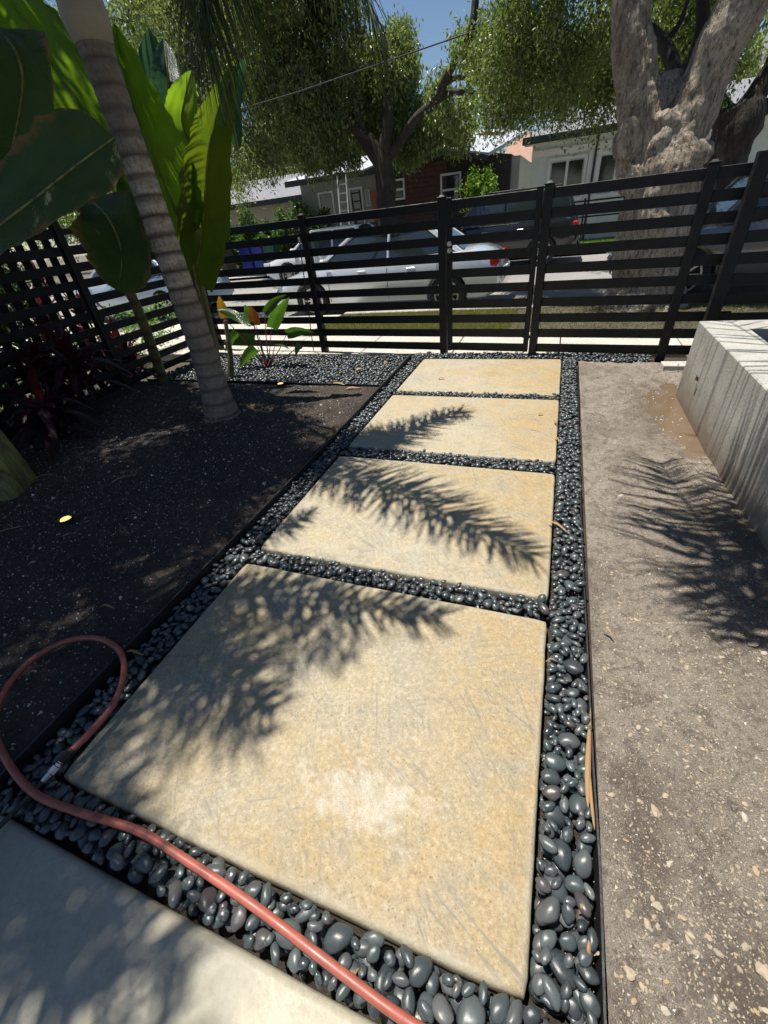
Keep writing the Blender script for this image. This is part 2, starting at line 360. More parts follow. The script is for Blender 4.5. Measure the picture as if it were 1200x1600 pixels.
lo = t.ramp(t.math('MULTIPLY', z, .33), [(.3, 1.0), (.45, 0.0), (.66, 0.0), (.72, 1.0)])
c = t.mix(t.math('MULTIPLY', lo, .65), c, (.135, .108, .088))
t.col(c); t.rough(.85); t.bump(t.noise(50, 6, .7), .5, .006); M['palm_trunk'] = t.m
M['crownshaft'] = simple('crownshaft', (.36, .30, .22), .55, .18, 7, .1, 40)
t = NT('cane'); c = t.ramp(t.noise(5, 5), [(.3, (.10, .085, .03)), (.7, (.19, .16, .07))]); at = t.n.new('ShaderNodeAttribute'); at.attribute_name = 'scar'
t.col(t.mix(at.outputs['Fac'], c, (.05, .035, .02))); t.rough(.6); M['cane'] = t.m
t = NT('green_stem'); c = t.ramp(t.noise(5, 6, .7, sc3=(5, 5, .7)), [(.35, (.08, .05, .022)), (.5, (.17, .17, .045)), (.68, (.28, .31, .08))]); t.col(c); t.rough(.55); t.bump(t.noise(9, 6, .7, sc3=(9, 9, .6)), .7, .01); M['green_stem'] = t.m

def leafmat(name, cols, trans=.45, rough=.45, tcol=None, rib=0, stain=None, spec=.5, st0=1.0):
    t = NT(name); i = t.isl()
    c = t.ramp(i, [(k / (len(cols) - 1), x) for k, x in enumerate(cols)]) if len(cols) > 1 else None
    if rib:
        c = t.ramp(t.noise(4, 5), [(.3, cols[0]), (.7, cols[-1])])
        uv = t.n.new('ShaderNodeUVMap').outputs[0]
        w = t.n.new('ShaderNodeTexWave'); w.wave_type = 'BANDS'; w.bands_direction = 'X'; w.inputs['Scale'].default_value = rib; w.inputs['Distortion'].default_value = 1.1
        w.inputs['Detail'].default_value = 2; w.inputs['Detail Scale'].default_value = .6; t.L(uv, w.inputs['Vector'])
        c = t.mix(t.ramp(w.outputs['Fac'], [(.1, .3), (.5, 0.0)]), c, tuple(x * .55 for x in cols[0]))
        t.bump(w.outputs['Fac'], .5, .008)
        if stain:
            at = t.n.new('ShaderNodeAttribute'); at.attribute_name = 'edge'
            e = t.math('ADD', at.outputs['Fac'], t.math('MULTIPLY', t.math('SUBTRACT', t.noise(7, 6, .7), .5), 1.6))
            c = t.mix(t.ramp(e, [(st0, 0.0), (st0 + .28, .9)]), c, stain)
    t.col(c); t.rough(rough); t.b.inputs['Specular IOR Level'].default_value = spec
    tr = t.n.new('ShaderNodeBsdfTranslucent'); ms = t.n.new('ShaderNodeMixShader'); ms.inputs[0].default_value = trans
    tm = t.mix(1.0, c, tcol or (1.6, 1.9, .7), 'MULTIPLY'); t.L(tm, tr.inputs[0])
    t.L(t.b.outputs[0], ms.inputs[1]); t.L(tr.outputs[0], ms.inputs[2]); t.L(ms.outputs[0], t.out.inputs[0]); return t.m
M['leaf_oak'] = leafmat('shade_tree_leaf', [(.05, .075, .022), (.095, .125, .036), (.16, .185, .055), (.26, .27, .10)], .38, .36)
M['leaf_olive'] = leafmat('drooping_tree_leaf', [(.035, .05, .02), (.07, .09, .03), (.12, .135, .045), (.23, .22, .08)], .38, .38)
M['leaf_light'] = leafmat('street_tree_leaf', [(.07, .10, .04), (.12, .155, .055), (.18, .21, .08), (.30, .31, .14)], .42, .34)
M['leaf_bright'] = leafmat('bright_bush_leaf', [(.08, .16, .03), (.14, .24, .04), (.22, .30, .06)], .45, .4)
M['leaf_hedge'] = leafmat('hedge_leaf', [(.03, .06, .015), (.06, .12, .025), (.11, .18, .035)], .4, .4)
M['palm_leaf'] = leafmat('palm_leaflet', [(.028, .048, .02), (.05, .075, .03), (.07, .085, .035)], .3, .4)
M['palm_dry'] = leafmat('dry_palm_leaflet', [(.09, .06, .03), (.14, .10, .05)], .3, .6, (1.3, 1.2, .9))
M['banana'] = leafmat('paddle_leaf', [(.06, .12, .025), (.11, .19, .04)], .6, .35, (2.8, 2.7, .5), 38, (.12, .075, .03))
M['banana_dark'] = leafmat('dark_paddle_leaf', [(.028, .06, .018), (.048, .09, .025)], .45, .45, (2.1, 2.1, .5), 30, (.16, .095, .04), st0=.78)
M['banana_olive'] = leafmat('olive_paddle_leaf', [(.06, .10, .018), (.10, .125, .022)], .5, .4, (1.8, 1.9, .45), 34, (.16, .07, .02))
M['banana_teal'] = leafmat('bluish_paddle_leaf', [(.03, .075, .05), (.06, .12, .08)], .4, .3, (1.4, 1.8, 1.0), 30, (.12, .09, .04))
M['cordy'] = leafmat('dark_red_leaf', [(.022, .008, .011), (.045, .013, .018), (.07, .02, .02)], .35, .4, (2.2, .9, .8))
M['philo'] = leafmat('glossy_leaf', [(.035, .08, .022), (.06, .12, .03)], .4, .22, (1.9, 2.2, .5), 14, (.10, .07, .02), .7)
M['philo_gold'] = leafmat('yellowed_leaf', [(.20, .14, .02), (.27, .20, .035)], .4, .3, (1.6, 1.3, .4), 14)
M['philo_rust'] = leafmat('rusty_leaf', [(.10, .045, .016), (.14, .07, .025)], .35, .3, (1.6, 1.2, .5), 14)
M['red_stalk'] = simple('maroon_stalk', (.16, .025, .035), .4, .3, 8)
M['agave'] = leafmat('agave_leaf', [(.045, .075, .05), (.06, .09, .06)], .1, .4, None, 3)
M['dry'] = leafmat('dry_leaf', [(.28, .16, .07), (.40, .25, .12), (.48, .32, .17)], .35, .6, (1.2, 1.0, .7))
M['litter'] = leafmat('leaf_litter', [(.09, .065, .035), (.16, .12, .06), (.22, .19, .09)], .2, .7, (1.2, 1.0, .7))
M['grass'] = leafmat('grass_blade', [(.09, .13, .03), (.17, .19, .05), (.28, .26, .10)], .4, .6, (1.5, 1.5, .6))
t = NT('muddy_water'); t.col(t.mix(t.noise(6, 5), (.125, .088, .055), (.17, .125, .085))); t.rough(.07); t.b.inputs['Specular IOR Level'].default_value = .6
t.bump(t.noise(9, 3), .06, .01); M['mud_water'] = t.m
M['foam'] = simple('water_foam', (.75, .72, .66), .4, .1, 30)

# ------------------------------------------------------------------ ground structure
def sheet(name, x0, x1, y0, y1, z, mat, nx=2, ny=2, fn=None, kind='structure', smooth=True):
    xs = np.linspace(x0, x1, nx); ys = np.linspace(y0, y1, ny)
    V = np.empty((ny, nx, 3)); V[..., 0] = xs[None, :]; V[..., 1] = ys[:, None]; V[..., 2] = z
    if fn is not None:
        for j in range(ny):
            for i in range(nx): V[j, i, 2] = z + fn(xs[i], ys[j])
    idx = np.arange(nx * ny).reshape(ny, nx)
    F = np.stack([idx[:-1, :-1], idx[:-1, 1:], idx[1:, 1:], idx[1:, :-1]], -1).reshape(-1, 4)
    o = link(name, np_mesh(name, V.reshape(-1, 3), F, mat, smooth)); o['kind'] = kind; return o
def hole_ground():
    # large ground sheet
    sheet('ground', -150, 150, -60, 250, -.16, M['ground'])
hole_ground()
sheet('pebble_trench', -5.2, 1.9, -1.2, 5.9, -.075, M['bed_soil'])

PUD = [(.62, 4.5), (.95, 4.75), (1.13, 4.7), (1.13, 2.8), (.95, 2.85), (.72, 3.3), (.62, 4.0)]
def dirt_h(x, y):
    n = noise.fractal(Vector((x * 2.2, y * 2.2, 3)), 1, 2, 5) * .026 + .007 * math.sin((x + .12 * noise.noise(Vector((x, y * 1.2, 6)))) * 46) * max(0, noise.noise(Vector((x * 2, y * .9, 31))) + .15) + .004 * (1 - 2 * abs(noise.noise(Vector((x * 13, y * 9, 21))))) + noise.noise(Vector((x * 9, y * 9, 1))) * .006 + noise.noise(Vector((x * 30, y * 30, 5))) * .0022 + abs(noise.noise(Vector((x * 60, y * 60, 9)))) * .0016
    # hollow that holds the puddle, along the planter foot
    d = max(0, 1 - abs(y - 3.85) / .95) * max(0, 1 - max(0, 1.12 - x) / .36)
    h = .004 + n - .055 * min(1, d * 2.2)
    # soil mound towards the planter further down
    h += .035 * math.exp(-((y - 2.1) / .5) ** 2) * max(0, min(1, (x - .75) / .3))
    e = min(1, (x - .31) / .05); return h * e + .008 * (1 - e)
sheet('dirt_strip', .312, 2.0, -1.0, 5.15, 0, M['dirt'], 200, 700, dirt_h)
def bed_h(x, y):
    n = noise.fractal(Vector((x * 1.6, y * 1.6, 8)), 1, 2, 4) * .03 + noise.noise(Vector((x * 14, y * 14, 1))) * .006 + noise.noise(Vector((x * 40, y * 40, 1))) * .003
    e = min(1, (-1.64 - x) / .1, (4.18 - y) / .1); e = max(0, e); return .012 + n * e + .03 * e
sheet('bed_soil', -5.15, -1.668, -1.2, 4.18, 0, M['bed_soil'], 150, 230, bed_h)

# black edging strips (thin lawn edging standing proud of the pebbles)
def edging(name, pts, h0, h1, label, th=.006):
    P = catmull(pts, 10); mb = MB(); n = len(P); b = 0
    for i, p in enumerate(P):
        t_ = (P[min(i+1, n-1)] - P[max(i-1, 0)]).normalized(); s_ = Vector((-t_.y, t_.x, 0)) * th / 2
        mb.v += [tuple(Vector((p.x, p.y, h0)) - s_), tuple(Vector((p.x, p.y, h0)) + s_), tuple(Vector((p.x, p.y, h1)) + s_), tuple(Vector((p.x, p.y, h1)) - s_)]
    for i in range(n - 1):
        for k in range(4):
            a = i * 4 + k; c = i * 4 + (k + 1) % 4; mb.f.append((a, c, c + 4, a + 4))
    mb.f += [(3, 2, 1, 0), tuple((n-1) * 4 + k for k in range(4))]
    o = mb.build(name, M['edging'], smooth=True); return tag(o, label, 'edging')
edging('garden_edging', [(.310, -1, 0), (.304, .0, 0), (.302, .2, 0), (.305, .5, 0), (.298, .8, 0), (.293, 1.3, 0), (.287, 1.9, 0), (.288, 2.6, 0), (.285, 3.2, 0), (.296, 4, 0), (.31, 4.95, 0)], -.07, .022,
       'thin wavy black edging strip between the right pebble strip and the bare dirt')
edging('garden_edging', [(-1.672, -1, 0), (-1.668, 1, 0), (-1.655, 2.4, 0), (-1.665, 4.0, 0), (-1.675, 5.3, 0)], -.07, .048,
       'long black edging strip between the dark planting bed and the left pebble strip', .012)
edging('garden_edging', [(-1.70, 4.19, 0), (-2.6, 4.2, 0), (-3.6, 4.22, 0), (-5.1, 4.2, 0)], -.07, .035,
       'short black edging strip across the left bed in front of the fence pebbles', .008)

# ------------------------------------------------------------------ slabs
YS = [(.180, 1.363), (1.492, 2.665), (2.830, 4.010), (4.124, 5.261)]
SL = ['largest looking ochre concrete slab nearest the camera with a white salt patch',
      'second concrete slab from the camera, under the long feathery frond shadow',
      'third concrete slab from the camera with a small frond shadow on its left half',
      'farthest concrete slab, fully sunlit right in front of the gate']
def rough_box(x0, x1, y0, y1, zt, th, jit, bev=.012):
    mb = MB(); n = 28; cx, cy = (x0+x1)/2, (y0+y1)/2
    ring = []
    for k in range(n): ring.append((x0 + (x1-x0)*k/n, y0))
    for k in range(n): ring.append((x1, y0 + (y1-y0)*k/n))
    for k in range(n): ring.append((x1 - (x1-x0)*k/n, y1))
    for k in range(n): ring.append((x0, y1 - (y1-y0)*k/n))
    N = len(ring)
    for inset, z in ((0, zt-th), (0, zt-bev*1.2), (bev*.35, zt-bev*.35), (bev*1.1, zt), ):
        for (x, y) in ring:
            q = noise.noise(Vector((x*7, y*7, 4))) * jit + noise.noise(Vector((x*30, y*30, 2))) * jit * .4
            fx = (x - cx) / (x1 - x0) * 2; fy = (y - cy) / (y1 - y0) * 2
            sx = np.sign(fx) * (abs(fx) > .999); sy = np.sign(fy) * (abs(fy) > .999)
            cr = .006 if (abs(fx) > .99 and abs(fy) > .99) else 0
            mb.v.append((x - sx * (inset + q * .5 + cr) - cx, y - sy * (inset + q * .5 + cr) - cy, z))
    for l in range(3):
        for k in range(N):
            a = l*N + k; b = l*N + (k+1) % N; mb.f.append((a, b, b+N, a+N))
    mb.f.append(tuple(3*N + k for k in range(N)))
    return mb, (cx, cy, 0)
for i, (y0, y1) in enumerate(YS):
    mb, c = rough_box(-1.494, .138, y0, y1, 0, .075, .006, .014)
    o = mb.build('concrete_slab', M['slab_salt'] if i == 0 else M['slab'], smooth=True, angle=1.2); o.location = c
    tag(o, SL[i], 'slab', 'square stepping slabs leading to the gate')
    if i: # each slab its own stain pattern: turn the same texture
        o.data.materials[0] = M['slab'].copy()
        for nd in o.data.materials[0].node_tree.nodes:
            if nd.type == 'TEX_NOISE': nd.noise_dimensions = '4D'; nd.inputs['W'].default_value = i * 3.7
mb, c = rough_box(-4.2, .30, -1.4, .033, .004, .09, .006, .02)
o = mb.build('entry_slab', M['entry'], smooth=True, angle=1.2); o.location = c
tag(o, 'grey concrete entry slab at the lower left corner in dappled shade', 'slab')

# ------------------------------------------------------------------ pebbles
def pebble_mesh(name, seed, sub, ax):
    bm = bmesh.new(); bmesh.ops.create_icosphere(bm, subdivisions=sub, radius=1)
    for v in bm.verts:
        n = noise.noise(v.co * 1.1 + Vector((seed * 5.1, 0, 0))) * .16 + noise.noise(v.co * 2.3 + Vector((0, seed * 3.3, 0))) * .05
        c = v.co * (1 + n); v.co = Vector((c.x * ax[0], c.y * ax[1], c.z * ax[2]))
        v.co.x *= 1 + .12 * v.co.y / ax[1] * (1 if seed % 2 else -1)
    me = bpy.data.meshes.new(name); bm.to_mesh(me); bm.free(); me.polygons.foreach_set('use_smooth', [True] * len(me.polygons))
    me.materials.append(M['pebble']); return me
AX = [(1, .74, .50), (1, .62, .46), (1, .80, .55), (1, .55, .45), (1, .68, .52), (1, .88, .50), (1, .60, .58), (1, .72, .42)]
HI = [pebble_mesh('pebble_shape', k, 3, AX[k]) for k in range(8)]
LO = []
for k in range(8):
    me = pebble_mesh('tmp', k, 2, AX[k]); V = np.array([v.co[:] for v in me.vertices]); F = np.array([p.vertices[:] for p in me.polygons]); LO.append((V, F)); bpy.data.meshes.remove(me)
RES = .006; GX0, GY0 = -5.2, -.2; NX, NY = int(7.2 / RES), int(6.0 / RES)
H = np.full((NX, NY), -.072, dtype=np.float32)
def fill(x0, x1, y0, y1, a_mean, density, zcap, margin=.010):
    out = []; area = (x1-x0) * (y1-y0); n = int(area * density)
    for q in range(n):
        a = a_mean * random.choice((.6, .72, .8, .9, 1.0, 1.1, 1.2, 1.4)) * random.uniform(.92, 1.08); k = random.randrange(8); b = a * AX[k][1]; c = a * AX[k][2]
        th = random.uniform(0, PI); best = None
        r = min(b, margin + b * .6)
        for _ in range(5):
            x = random.uniform(x0 + r, x1 - r); y = random.uniform(y0 + r, y1 - r)
            # footprint half extents, keep long axis inside the strip
            ex = math.hypot(a * math.cos(th), b * math.sin(th)); ey = math.hypot(a * math.sin(th), b * math.cos(th))
            if x1 - x0 > 2 * ex: x = min(max(x, x0 + ex * .96), x1 - ex * .96)
            if y1 - y0 > 2 * ey: y = min(max(y, y0 + ey * .96), y1 - ey * .96)
            i0 = int((x - GX0) / RES); j0 = int((y - GY0) / RES); w = int(b / RES)
            z = H[i0 - w:i0 + w + 1, j0 - w:j0 + w + 1].max()
            if best is None or z < best[0]: best = (z, x, y, i0, j0)
        z, x, y, i0, j0 = best
        if z + c * 1.3 > zcap: continue
        w = int(a / RES) + 1
        I, J = np.meshgrid(np.arange(i0 - w, i0 + w + 1), np.arange(j0 - w, j0 + w + 1), indexing='ij')
        dx = (I - i0) * RES; dy = (J - j0) * RES; ct, st = math.cos(th), math.sin(th)
        e = ((dx * ct + dy * st) / a) ** 2 + ((-dx * st + dy * ct) / b) ** 2
        msk = e < 1; sub = H[I[msk], J[msk]]; zc = max(z + c * .25, (sub.max() if len(sub) else z) + c * .1 ) + c * .25
        top = zc + c * np.sqrt(1 - e[msk]) * .95; H[I[msk], J[msk]] = np.maximum(sub, top)
        tx, ty = random.gauss(0, .22), random.gauss(0, .22)
        out.append((x, y, zc, a, k, th, tx, ty))
    return out
PB = []
PB += fill(.142, .297, .18, .9, .028, 5200, .030)
PB += fill(.142, .297, .88, 5.26, .0250, 4200, .026)
PB += fill(-1.655, -1.498, .03, 5.26, .0250, 3800, .016)
PB += fill(-1.498, .300, .036, .178, .028, 6000, .028)
for (a_, b_) in ((1.363, 1.492), (2.665, 2.830), (4.010, 4.124)):
    PB += fill(-1.498, .142, a_ + .002, b_ - .002, .0235, 3600, .012)
PB += fill(-5.1, -1.69, 4.22, 5.4, .0235, 1900, .02)
PB += fill(-1.68, 1.05, 5.262, 5.50, .024, 2300, .02)
PB += fill(.32, 1.05, 5.16, 5.27, .024, 2300, .02)
PB += fill(-5.1, -4.35, 1.9, 4.2, .024, 900, .06)
hp = [(760, 1660, .03), (640, 1598, .032), (520, 1510, .034), (400, 1418, .034), (300, 1350, .034), (215, 1298, .034), (120, 1268, .034), (55, 1240, .034), (15, 1195, .04), (-8, 1140, .06), (5, 1085, .075), (45, 1035, .08), (100, 1003, .08), (150, 997, .08), (185, 1015, .075), (194, 1050, .065), (178, 1098, .055), (145, 1140, .05), (110, 1175, .05)]
def hosepts(l, z): return [G(px, py, z_ + .012) for px, py, z_ in l]
_hq = [(p.x, p.y, p.z) for p in catmull(hosepts(hp, 0), 10)]
PB = [p for p in PB if not any((p[0] - q[0]) ** 2 + (p[1] - q[1]) ** 2 < (.012 + p[3] * .6) ** 2 and p[2] + p[3] * .5 > q[2] - .012 for q in _hq)]
scored = []
for p in PB:
    P_ = Vector(p[:3]); px, py, w = proj(P_)
    vis = -20 < px < 1220 and -20 < py < 1620 and w > .1
    # size on the picture
    d = (P_ - EYE).length; sc = p[3] / w * (d / w) if vis else 0
    scored.append((sc, p))
scored.sort(key=lambda q: -q[0])
for k, (sc, p) in enumerate(scored[:300]):
    x, y, z, a, q, th, tx, ty = p
    o = bpy.data.objects.new('pebble', HI[q]); COL.objects.link(o); o.location = (x, y, z); o.scale = (a, a, a); o.rotation_euler = (tx, ty, th)
    if y < .178 and x < .142: tag(o, 'dark polished river pebble in the strip crossed by the red hose, below the nearest slab', 'pebble', 'river pebbles under and beside the red hose')
    elif x > .14: tag(o, 'dark polished river pebble in the right strip between the nearest slabs and the black edging', 'pebble', 'river pebbles in the near part of the right strip')
    else: tag(o, 'dark polished river pebble in a gap left of or between the nearer slabs', 'pebble', 'river pebbles left of and between the near slabs')
VV, FF, off = [], [], 0
for sc, p in scored[300:]:
    x, y, z, a, q, th, tx, ty = p; V, F = LO[q]
    R = np.array(Matrix.Rotation(th, 3, 'Z') @ Matrix.Rotation(ty, 3, 'Y') @ Matrix.Rotation(tx, 3, 'X'))
    VV.append((V * a) @ R.T + np.array((x, y, z))); FF.append(F + off); off += len(V)
o = link('river_pebbles', np_mesh('river_pebbles', np.concatenate(VV), np.concatenate(FF), M['pebble'], True))
tag(o, 'mass of small dark river pebbles filling the strips and the bed by the fence', 'pebbles', kind='stuff')

# ------------------------------------------------------------------ stones, chips and granules
def shard(seed, sub=1):
    bm = bmesh.new(); bmesh.ops.create_icosphere(bm, subdivisions=sub, radius=1)
    r = random.Random(seed)
    for v in bm.verts: v.co *= r.uniform(.6, 1.15)
    V = np.array([v.co[:] for v in bm.verts]) * (1, .7, .45); F = np.array([[v.index for v in f.verts] for f in bm.faces]); bm.free(); return V, F
SH = [shard(k, 1) for k in range(6)]
def scatter(name, n, posfn, sizefn, mat, label, cat, shapes=SH):
    VV, FF, off = [], [], 0
    for q in range(n):
        p = posfn(); 
        if p is None: continue
        V, F = random.choice(shapes); s = sizefn(); R = np.array(Matrix.Rotation(random.uniform(0, 6.3), 3, 'Z') @ Matrix.Rotation(random.gauss(0, .3), 3, 'X'))
        VV.append((V * s) @ R.T + np.array(p)); FF.append(F + off); off += len(V)
    o = link(name, np_mesh(name, np.concatenate(VV), np.concatenate(FF), mat)); return tag(o, label, cat, kind='stuff')
def dp():
    x = random.uniform(.33, 1.09); y = random.uniform(0, 4.9) if random.random() < .6 else random.uniform(.0, 1.5)
    if noise.noise(Vector((x * 3, y * 3, 12))) < random.uniform(-.6, .35): return None
    return (x, y, dirt_h(x, y) + .001)
scatter('stone_chips', 11000, dp, lambda: .0031 * math.exp(random.gauss(0, .55)), M['chip'], 'scattered tiny pale stone chips on the bare dirt', 'gravel')
tet = [(np.array([(1, 0, -.4), (-.5, .85, -.4), (-.5, -.85, -.4), (0, 0, .7)]), np.array([(0, 1, 3), (1, 2, 3), (2, 0, 3), (0, 2, 1)]))]
def bp_():
    x = -1.69 - abs(random.random()) ** .9 * 3.1; y = random.uniform(0, 4.15); 
    return (x, y, bed_h(x, y) + .001)
scatter('soil_granules', 34000, bp_, lambda: .0031 * math.exp(random.gauss(0, .6)), M['granule'], 'fine pale granules sprinkled over the dark bed soil', 'granules', tet)
def dg():
    x = random.uniform(.325, 1.12); y = random.uniform(.05, 1.9) if random.random() < .72 else random.uniform(1.9, 5.1); return (x, y, dirt_h(x, y) + .0006)
scatter('dirt_grains', 48000, dg, lambda: .0021 * math.exp(random.gauss(0, .5)), M['grain'], 'loose dirt crumbs and fine gravel covering the bare ground', 'gravel', tet)
def cl():
    x = -1.75 - random.random() * 3.0; y = random.uniform(0, 4.1); return (x, y, bed_h(x, y) + .001)
scatter('soil_clods', 2600, cl, lambda: .0075 * math.exp(random.gauss(0, .5)), M['bed_soil'], 'small dark clods of soil lying on the planting bed', 'soil')
def gr():
    return (random.uniform(.145, .295), random.uniform(0, 3), random.uniform(-.02, .004))
scatter('grit', 1200, gr, lambda: .0022 * math.exp(random.gauss(0, .4)), M['grain'], 'sandy grit caught between the pebbles of the right strip', 'gravel', tet)
ST = [(1022, 1268, .024, 'pale flat tan stone chip, largest of a cluster on the dirt'), (1040, 1243, .015, 'ochre stone chip just above the largest tan chip'), (983, 1522, .022, 'rounded cream stone low on the dirt near the edging'),
      (1190, 1525, .028, 'orange brown stone at the right margin of the dirt'), (1175, 1010, .030, 'tan stone half buried in the shaded mound'), (939, 800, .012, 'small pale stone alone on the upper dirt'), (938, 752, .016, 'light tan pebble on the dirt below the puddle end'),
      (1000, 1252, .013, 'small cream chip left of the tan cluster'), (955, 1243, .014, 'pale chip beside the black edging'), (1027, 870, .014, 'whitish chip on the dirt among frond shadows'), (1110, 880, .012, 'small ochre chip by the frond shadows'),
      (1098, 1170, .012, 'small ochre stone in the middle of the dirt'), (1010, 1445, .015, 'flat chip on the wet patch'), (1040, 1480, .013, 'grey chip below the wet patch'), (1165, 1255, .014, 'slim pale chip at the right of the dirt'), (930, 1490, .012, 'small ochre chip against the edging'), (980, 1430, .014, 'yellowish chip near the wet patch')]
for k, (px, py, s, lb) in enumerate(ST):
    V, F = shard(40 + k, 2); g = G(px, py); me = np_mesh('stone', V * s * (.78, .78, .8), F, M['chip']); 
    o = link('stone', me, None, (g.x, g.y, dirt_h(g.x, g.y) + s * .15), (random.gauss(0, .1), 0, random.uniform(0, 6))); tag(o, lb, 'stone', 'stones lying on the bare dirt')

# puddle
mb = MB(); pp = catmull([Vector((x, y, 0)) for x, y in PUD + [PUD[0]]], 6)[:-1]
mb.poly([(p.x, p.y, -.019) for p in pp]); o = mb.build('puddle', M['mud_water']); tag(o, 'muddy brown puddle along the foot of the concrete planter', 'puddle', kind='structure')
def fp():
    x = random.uniform(.85, 1.08); y = random.uniform(3.3, 4.5); return (x, y, -.0175)
scatter('puddle_foam', 70, fp, lambda: random.uniform(.002, .006), M['foam'], 'small bubbles and foam flecks on the muddy puddle', 'foam', [(v * (1.4, 1, .3), f) for v, f in SH])

# ------------------------------------------------------------------ planter
pl = empty('concrete_planter', (1.10, 4.24, 0), 0, 'tall board-smooth concrete planter box right of the dirt, striped by palm shadows', 'planter')
mb = MB(); X1, Y1, T, HH = 1.7, -6.0, .26, .60
def ringpts(i, z): return [(i, -i, z), (X1 - i, -i, z), (X1 - i, Y1 + i, z), (i, Y1 + i, z)]
for r in (ringpts(0, -.1), ringpts(0, HH - .006), ringpts(.006, HH), ringpts(T, HH), ringpts(T + .004, HH - .005), ringpts(T + .004, .2)): mb.v += r
for l in range(5):
    for k in range(4):
        a = l*4 + k; b = l*4 + (k+1) % 4; mb.f.append((a, b, b+4, a+4))
mb.build('planter_wall', M['planter'], pl)
mb = MB(); mb.bx(T, X1 - T, Y1 + T, -T, .1, .30); mb.build('planter_soil', M['bed_soil'], pl)
# small block in front of the fence
b = MB().box((0, 0, 0), (.30, .145, .07)).build('concrete_block', M['walk'], bevel=.006); b.location = (1.22, 4.90, .03); b.rotation_euler = (0, 0, .02)
tag(b, 'small pale concrete block on the dirt between planter and fence', 'block')
# agave in the planter
ag = empty('agave', (1.78, 3.75, .30), 0, 'blue green spiky agave rosette growing inside the concrete planter', 'plant')
def blade(name, pts, wid, mat, parent, n=14, m=6, fold=.15, side=None, thick=0, wf=None, rip=0, edge=True, ragged=0, seed=0):
    P = catmull(pts, max(2, n // (len(pts) - 1))); N = len(P); rows = []
    wf = wf or (lambda u: math.sin(PI * min(1, max(0, u)) ** .75) ** .7 if 0 < u < 1 else 0)
    V = []; UV = []; ED = []; F = []
    L_ = sum((P[i+1] - P[i]).length for i in range(N-1))
    for i, p in enumerate(P):
        u = i / (N - 1); t_ = (P[min(i+1, N-1)] - P[max(i-1, 0)]).normalized()
        s_ = Vector(side) if side is not None else Vector((0, 0, 1)).cross(t_)
        s_ = (s_ - t_ * s_.dot(t_)); s_ = s_.normalized() if s_.length > 1e-4 else Vector((1, 0, 0)); nn = s_.cross(t_).normalized(); w = wid * wf(u)
        for j in range(-m, m + 1):
            v = j / m; ww = w * (1 + ragged * noise.noise(Vector((u * 14 + seed, v * 2, seed))) * abs(v))
            q = p + s_ * (v * ww * (1 - .25 * fold * abs(v))) + nn * (abs(v) ** 1.15 * ww * fold + rip * math.sin(u * 90 + abs(v) * 6) * abs(v) + .08 * ww * noise.noise(Vector((u * 5 + seed, v * 3, 1))))
            V.append(tuple(q)); UV.append((u * L_ - abs(v) * w * .45, v)); ED.append(abs(v) ** 1.5 * (1.0 if edge else .3))
    K = 2 * m + 1
    for i in range(N - 1):
        for j in range(K - 1):
            a = i * K + j; F.append((a, a + 1, a + K + 1, a + K))
    me = np_mesh(name, V, F, mat, True)
    uvl = me.uv_layers.new(name='UVMap'); li = np.empty(len(me.loops), dtype=np.int32); me.loops.foreach_get('vertex_index', li)
    uvl.data.foreach_set('uv', np.array(UV, dtype=np.float32)[li].ravel())
    at = me.attributes.new('edge', 'FLOAT', 'POINT'); at.data.foreach_set('value', np.array(ED, dtype=np.float32))
    o = link(name, me, parent)
    if parent: o.matrix_parent_inverse = Matrix.Identity(4)
    return o, P
for k in range(13):
    a = k * 2.4; e = .25 + (k % 5) * .17; L_ = .48 + .1 * (k % 3)
    d = Vector((math.cos(a) * math.cos(e), math.sin(a) * math.cos(e), math.sin(e)))
    blade('leaf', [d * .03, d * L_ * .5 + Vector((0, 0, .04)), d * L_], .055, M['agave'], ag, 10, 2, .5, wf=lambda u: (1 - u) ** .6 * (.6 + .6 * min(1, u * 3)))

# ------------------------------------------------------------------ fence
RP, RH, RD = .1625, .088, .03
zr = [.045 + RP * k for k in range(10)]
def fy(x): return 5.385 - .087 * x
fa = math.atan(-.087)
def post_mesh(w, d, h):
    return MB().box((0, 0, h / 2 - .03), (w, d, h + .06)).mesh('post', M['black_metal'], bevel=.004)
def rail_obj(parent, a, b, z, name='rail'):
    a = Vector(a); b = Vector(b); L_ = (b - a).length; c = (a + b) / 2
    o = link(name, MB().box((0, 0, 0), (L_, RD, RH)).mesh(name, M['black_metal'], bevel=.003), parent, (c.x, c.y, z + RH / 2), (random.gauss(0, .004), 0, math.atan2(b.y - a.y, b.x - a.x)))
    return o
def add_post(parent, x, y, h, w=.085, d=.085, cap=True, rz=fa):
    p = link('post', post_mesh(w, d, h), parent, (x, y, 0), (0, 0, rz))
    if cap:
        c = MB().box((0, 0, .006), (w + .012, d + .012, .012)).box((0, 0, .02), (w * .8, d * .8, .018), taper=.5).build('post_cap', M['black_metal'], p, bevel=.002); c.location = (0, 0, h)
        return p
    return p
ff = empty('slat_fence', (-5.1, fy(-5.1), 0), 0, 'black horizontal slat fence along the sidewalk left of the gate', 'fence')
def loc(e, x, y, z=0): return (x - e.location.x, y - e.location.y, z)
FX = [-5.13, -3.10, -1.286, -.194, 1.117]
for x in FX[:3]: add_post(ff, x - ff.location.x, fy(x) - ff.location.y, 1.62)
for x0, x1 in ((FX[0], FX[1]), (FX[1], FX[2])):
    for z in zr: rail_obj(ff, loc(ff, x0 + .044, fy(x0)), loc(ff, x1 - .044, fy(x1)), z)
gt = empty('garden_gate', (-.24, fy(-.24), 0), 0, 'black horizontal slat garden gate with two round steel locks', 'gate')
gx0, gx1 = -1.232, -.252
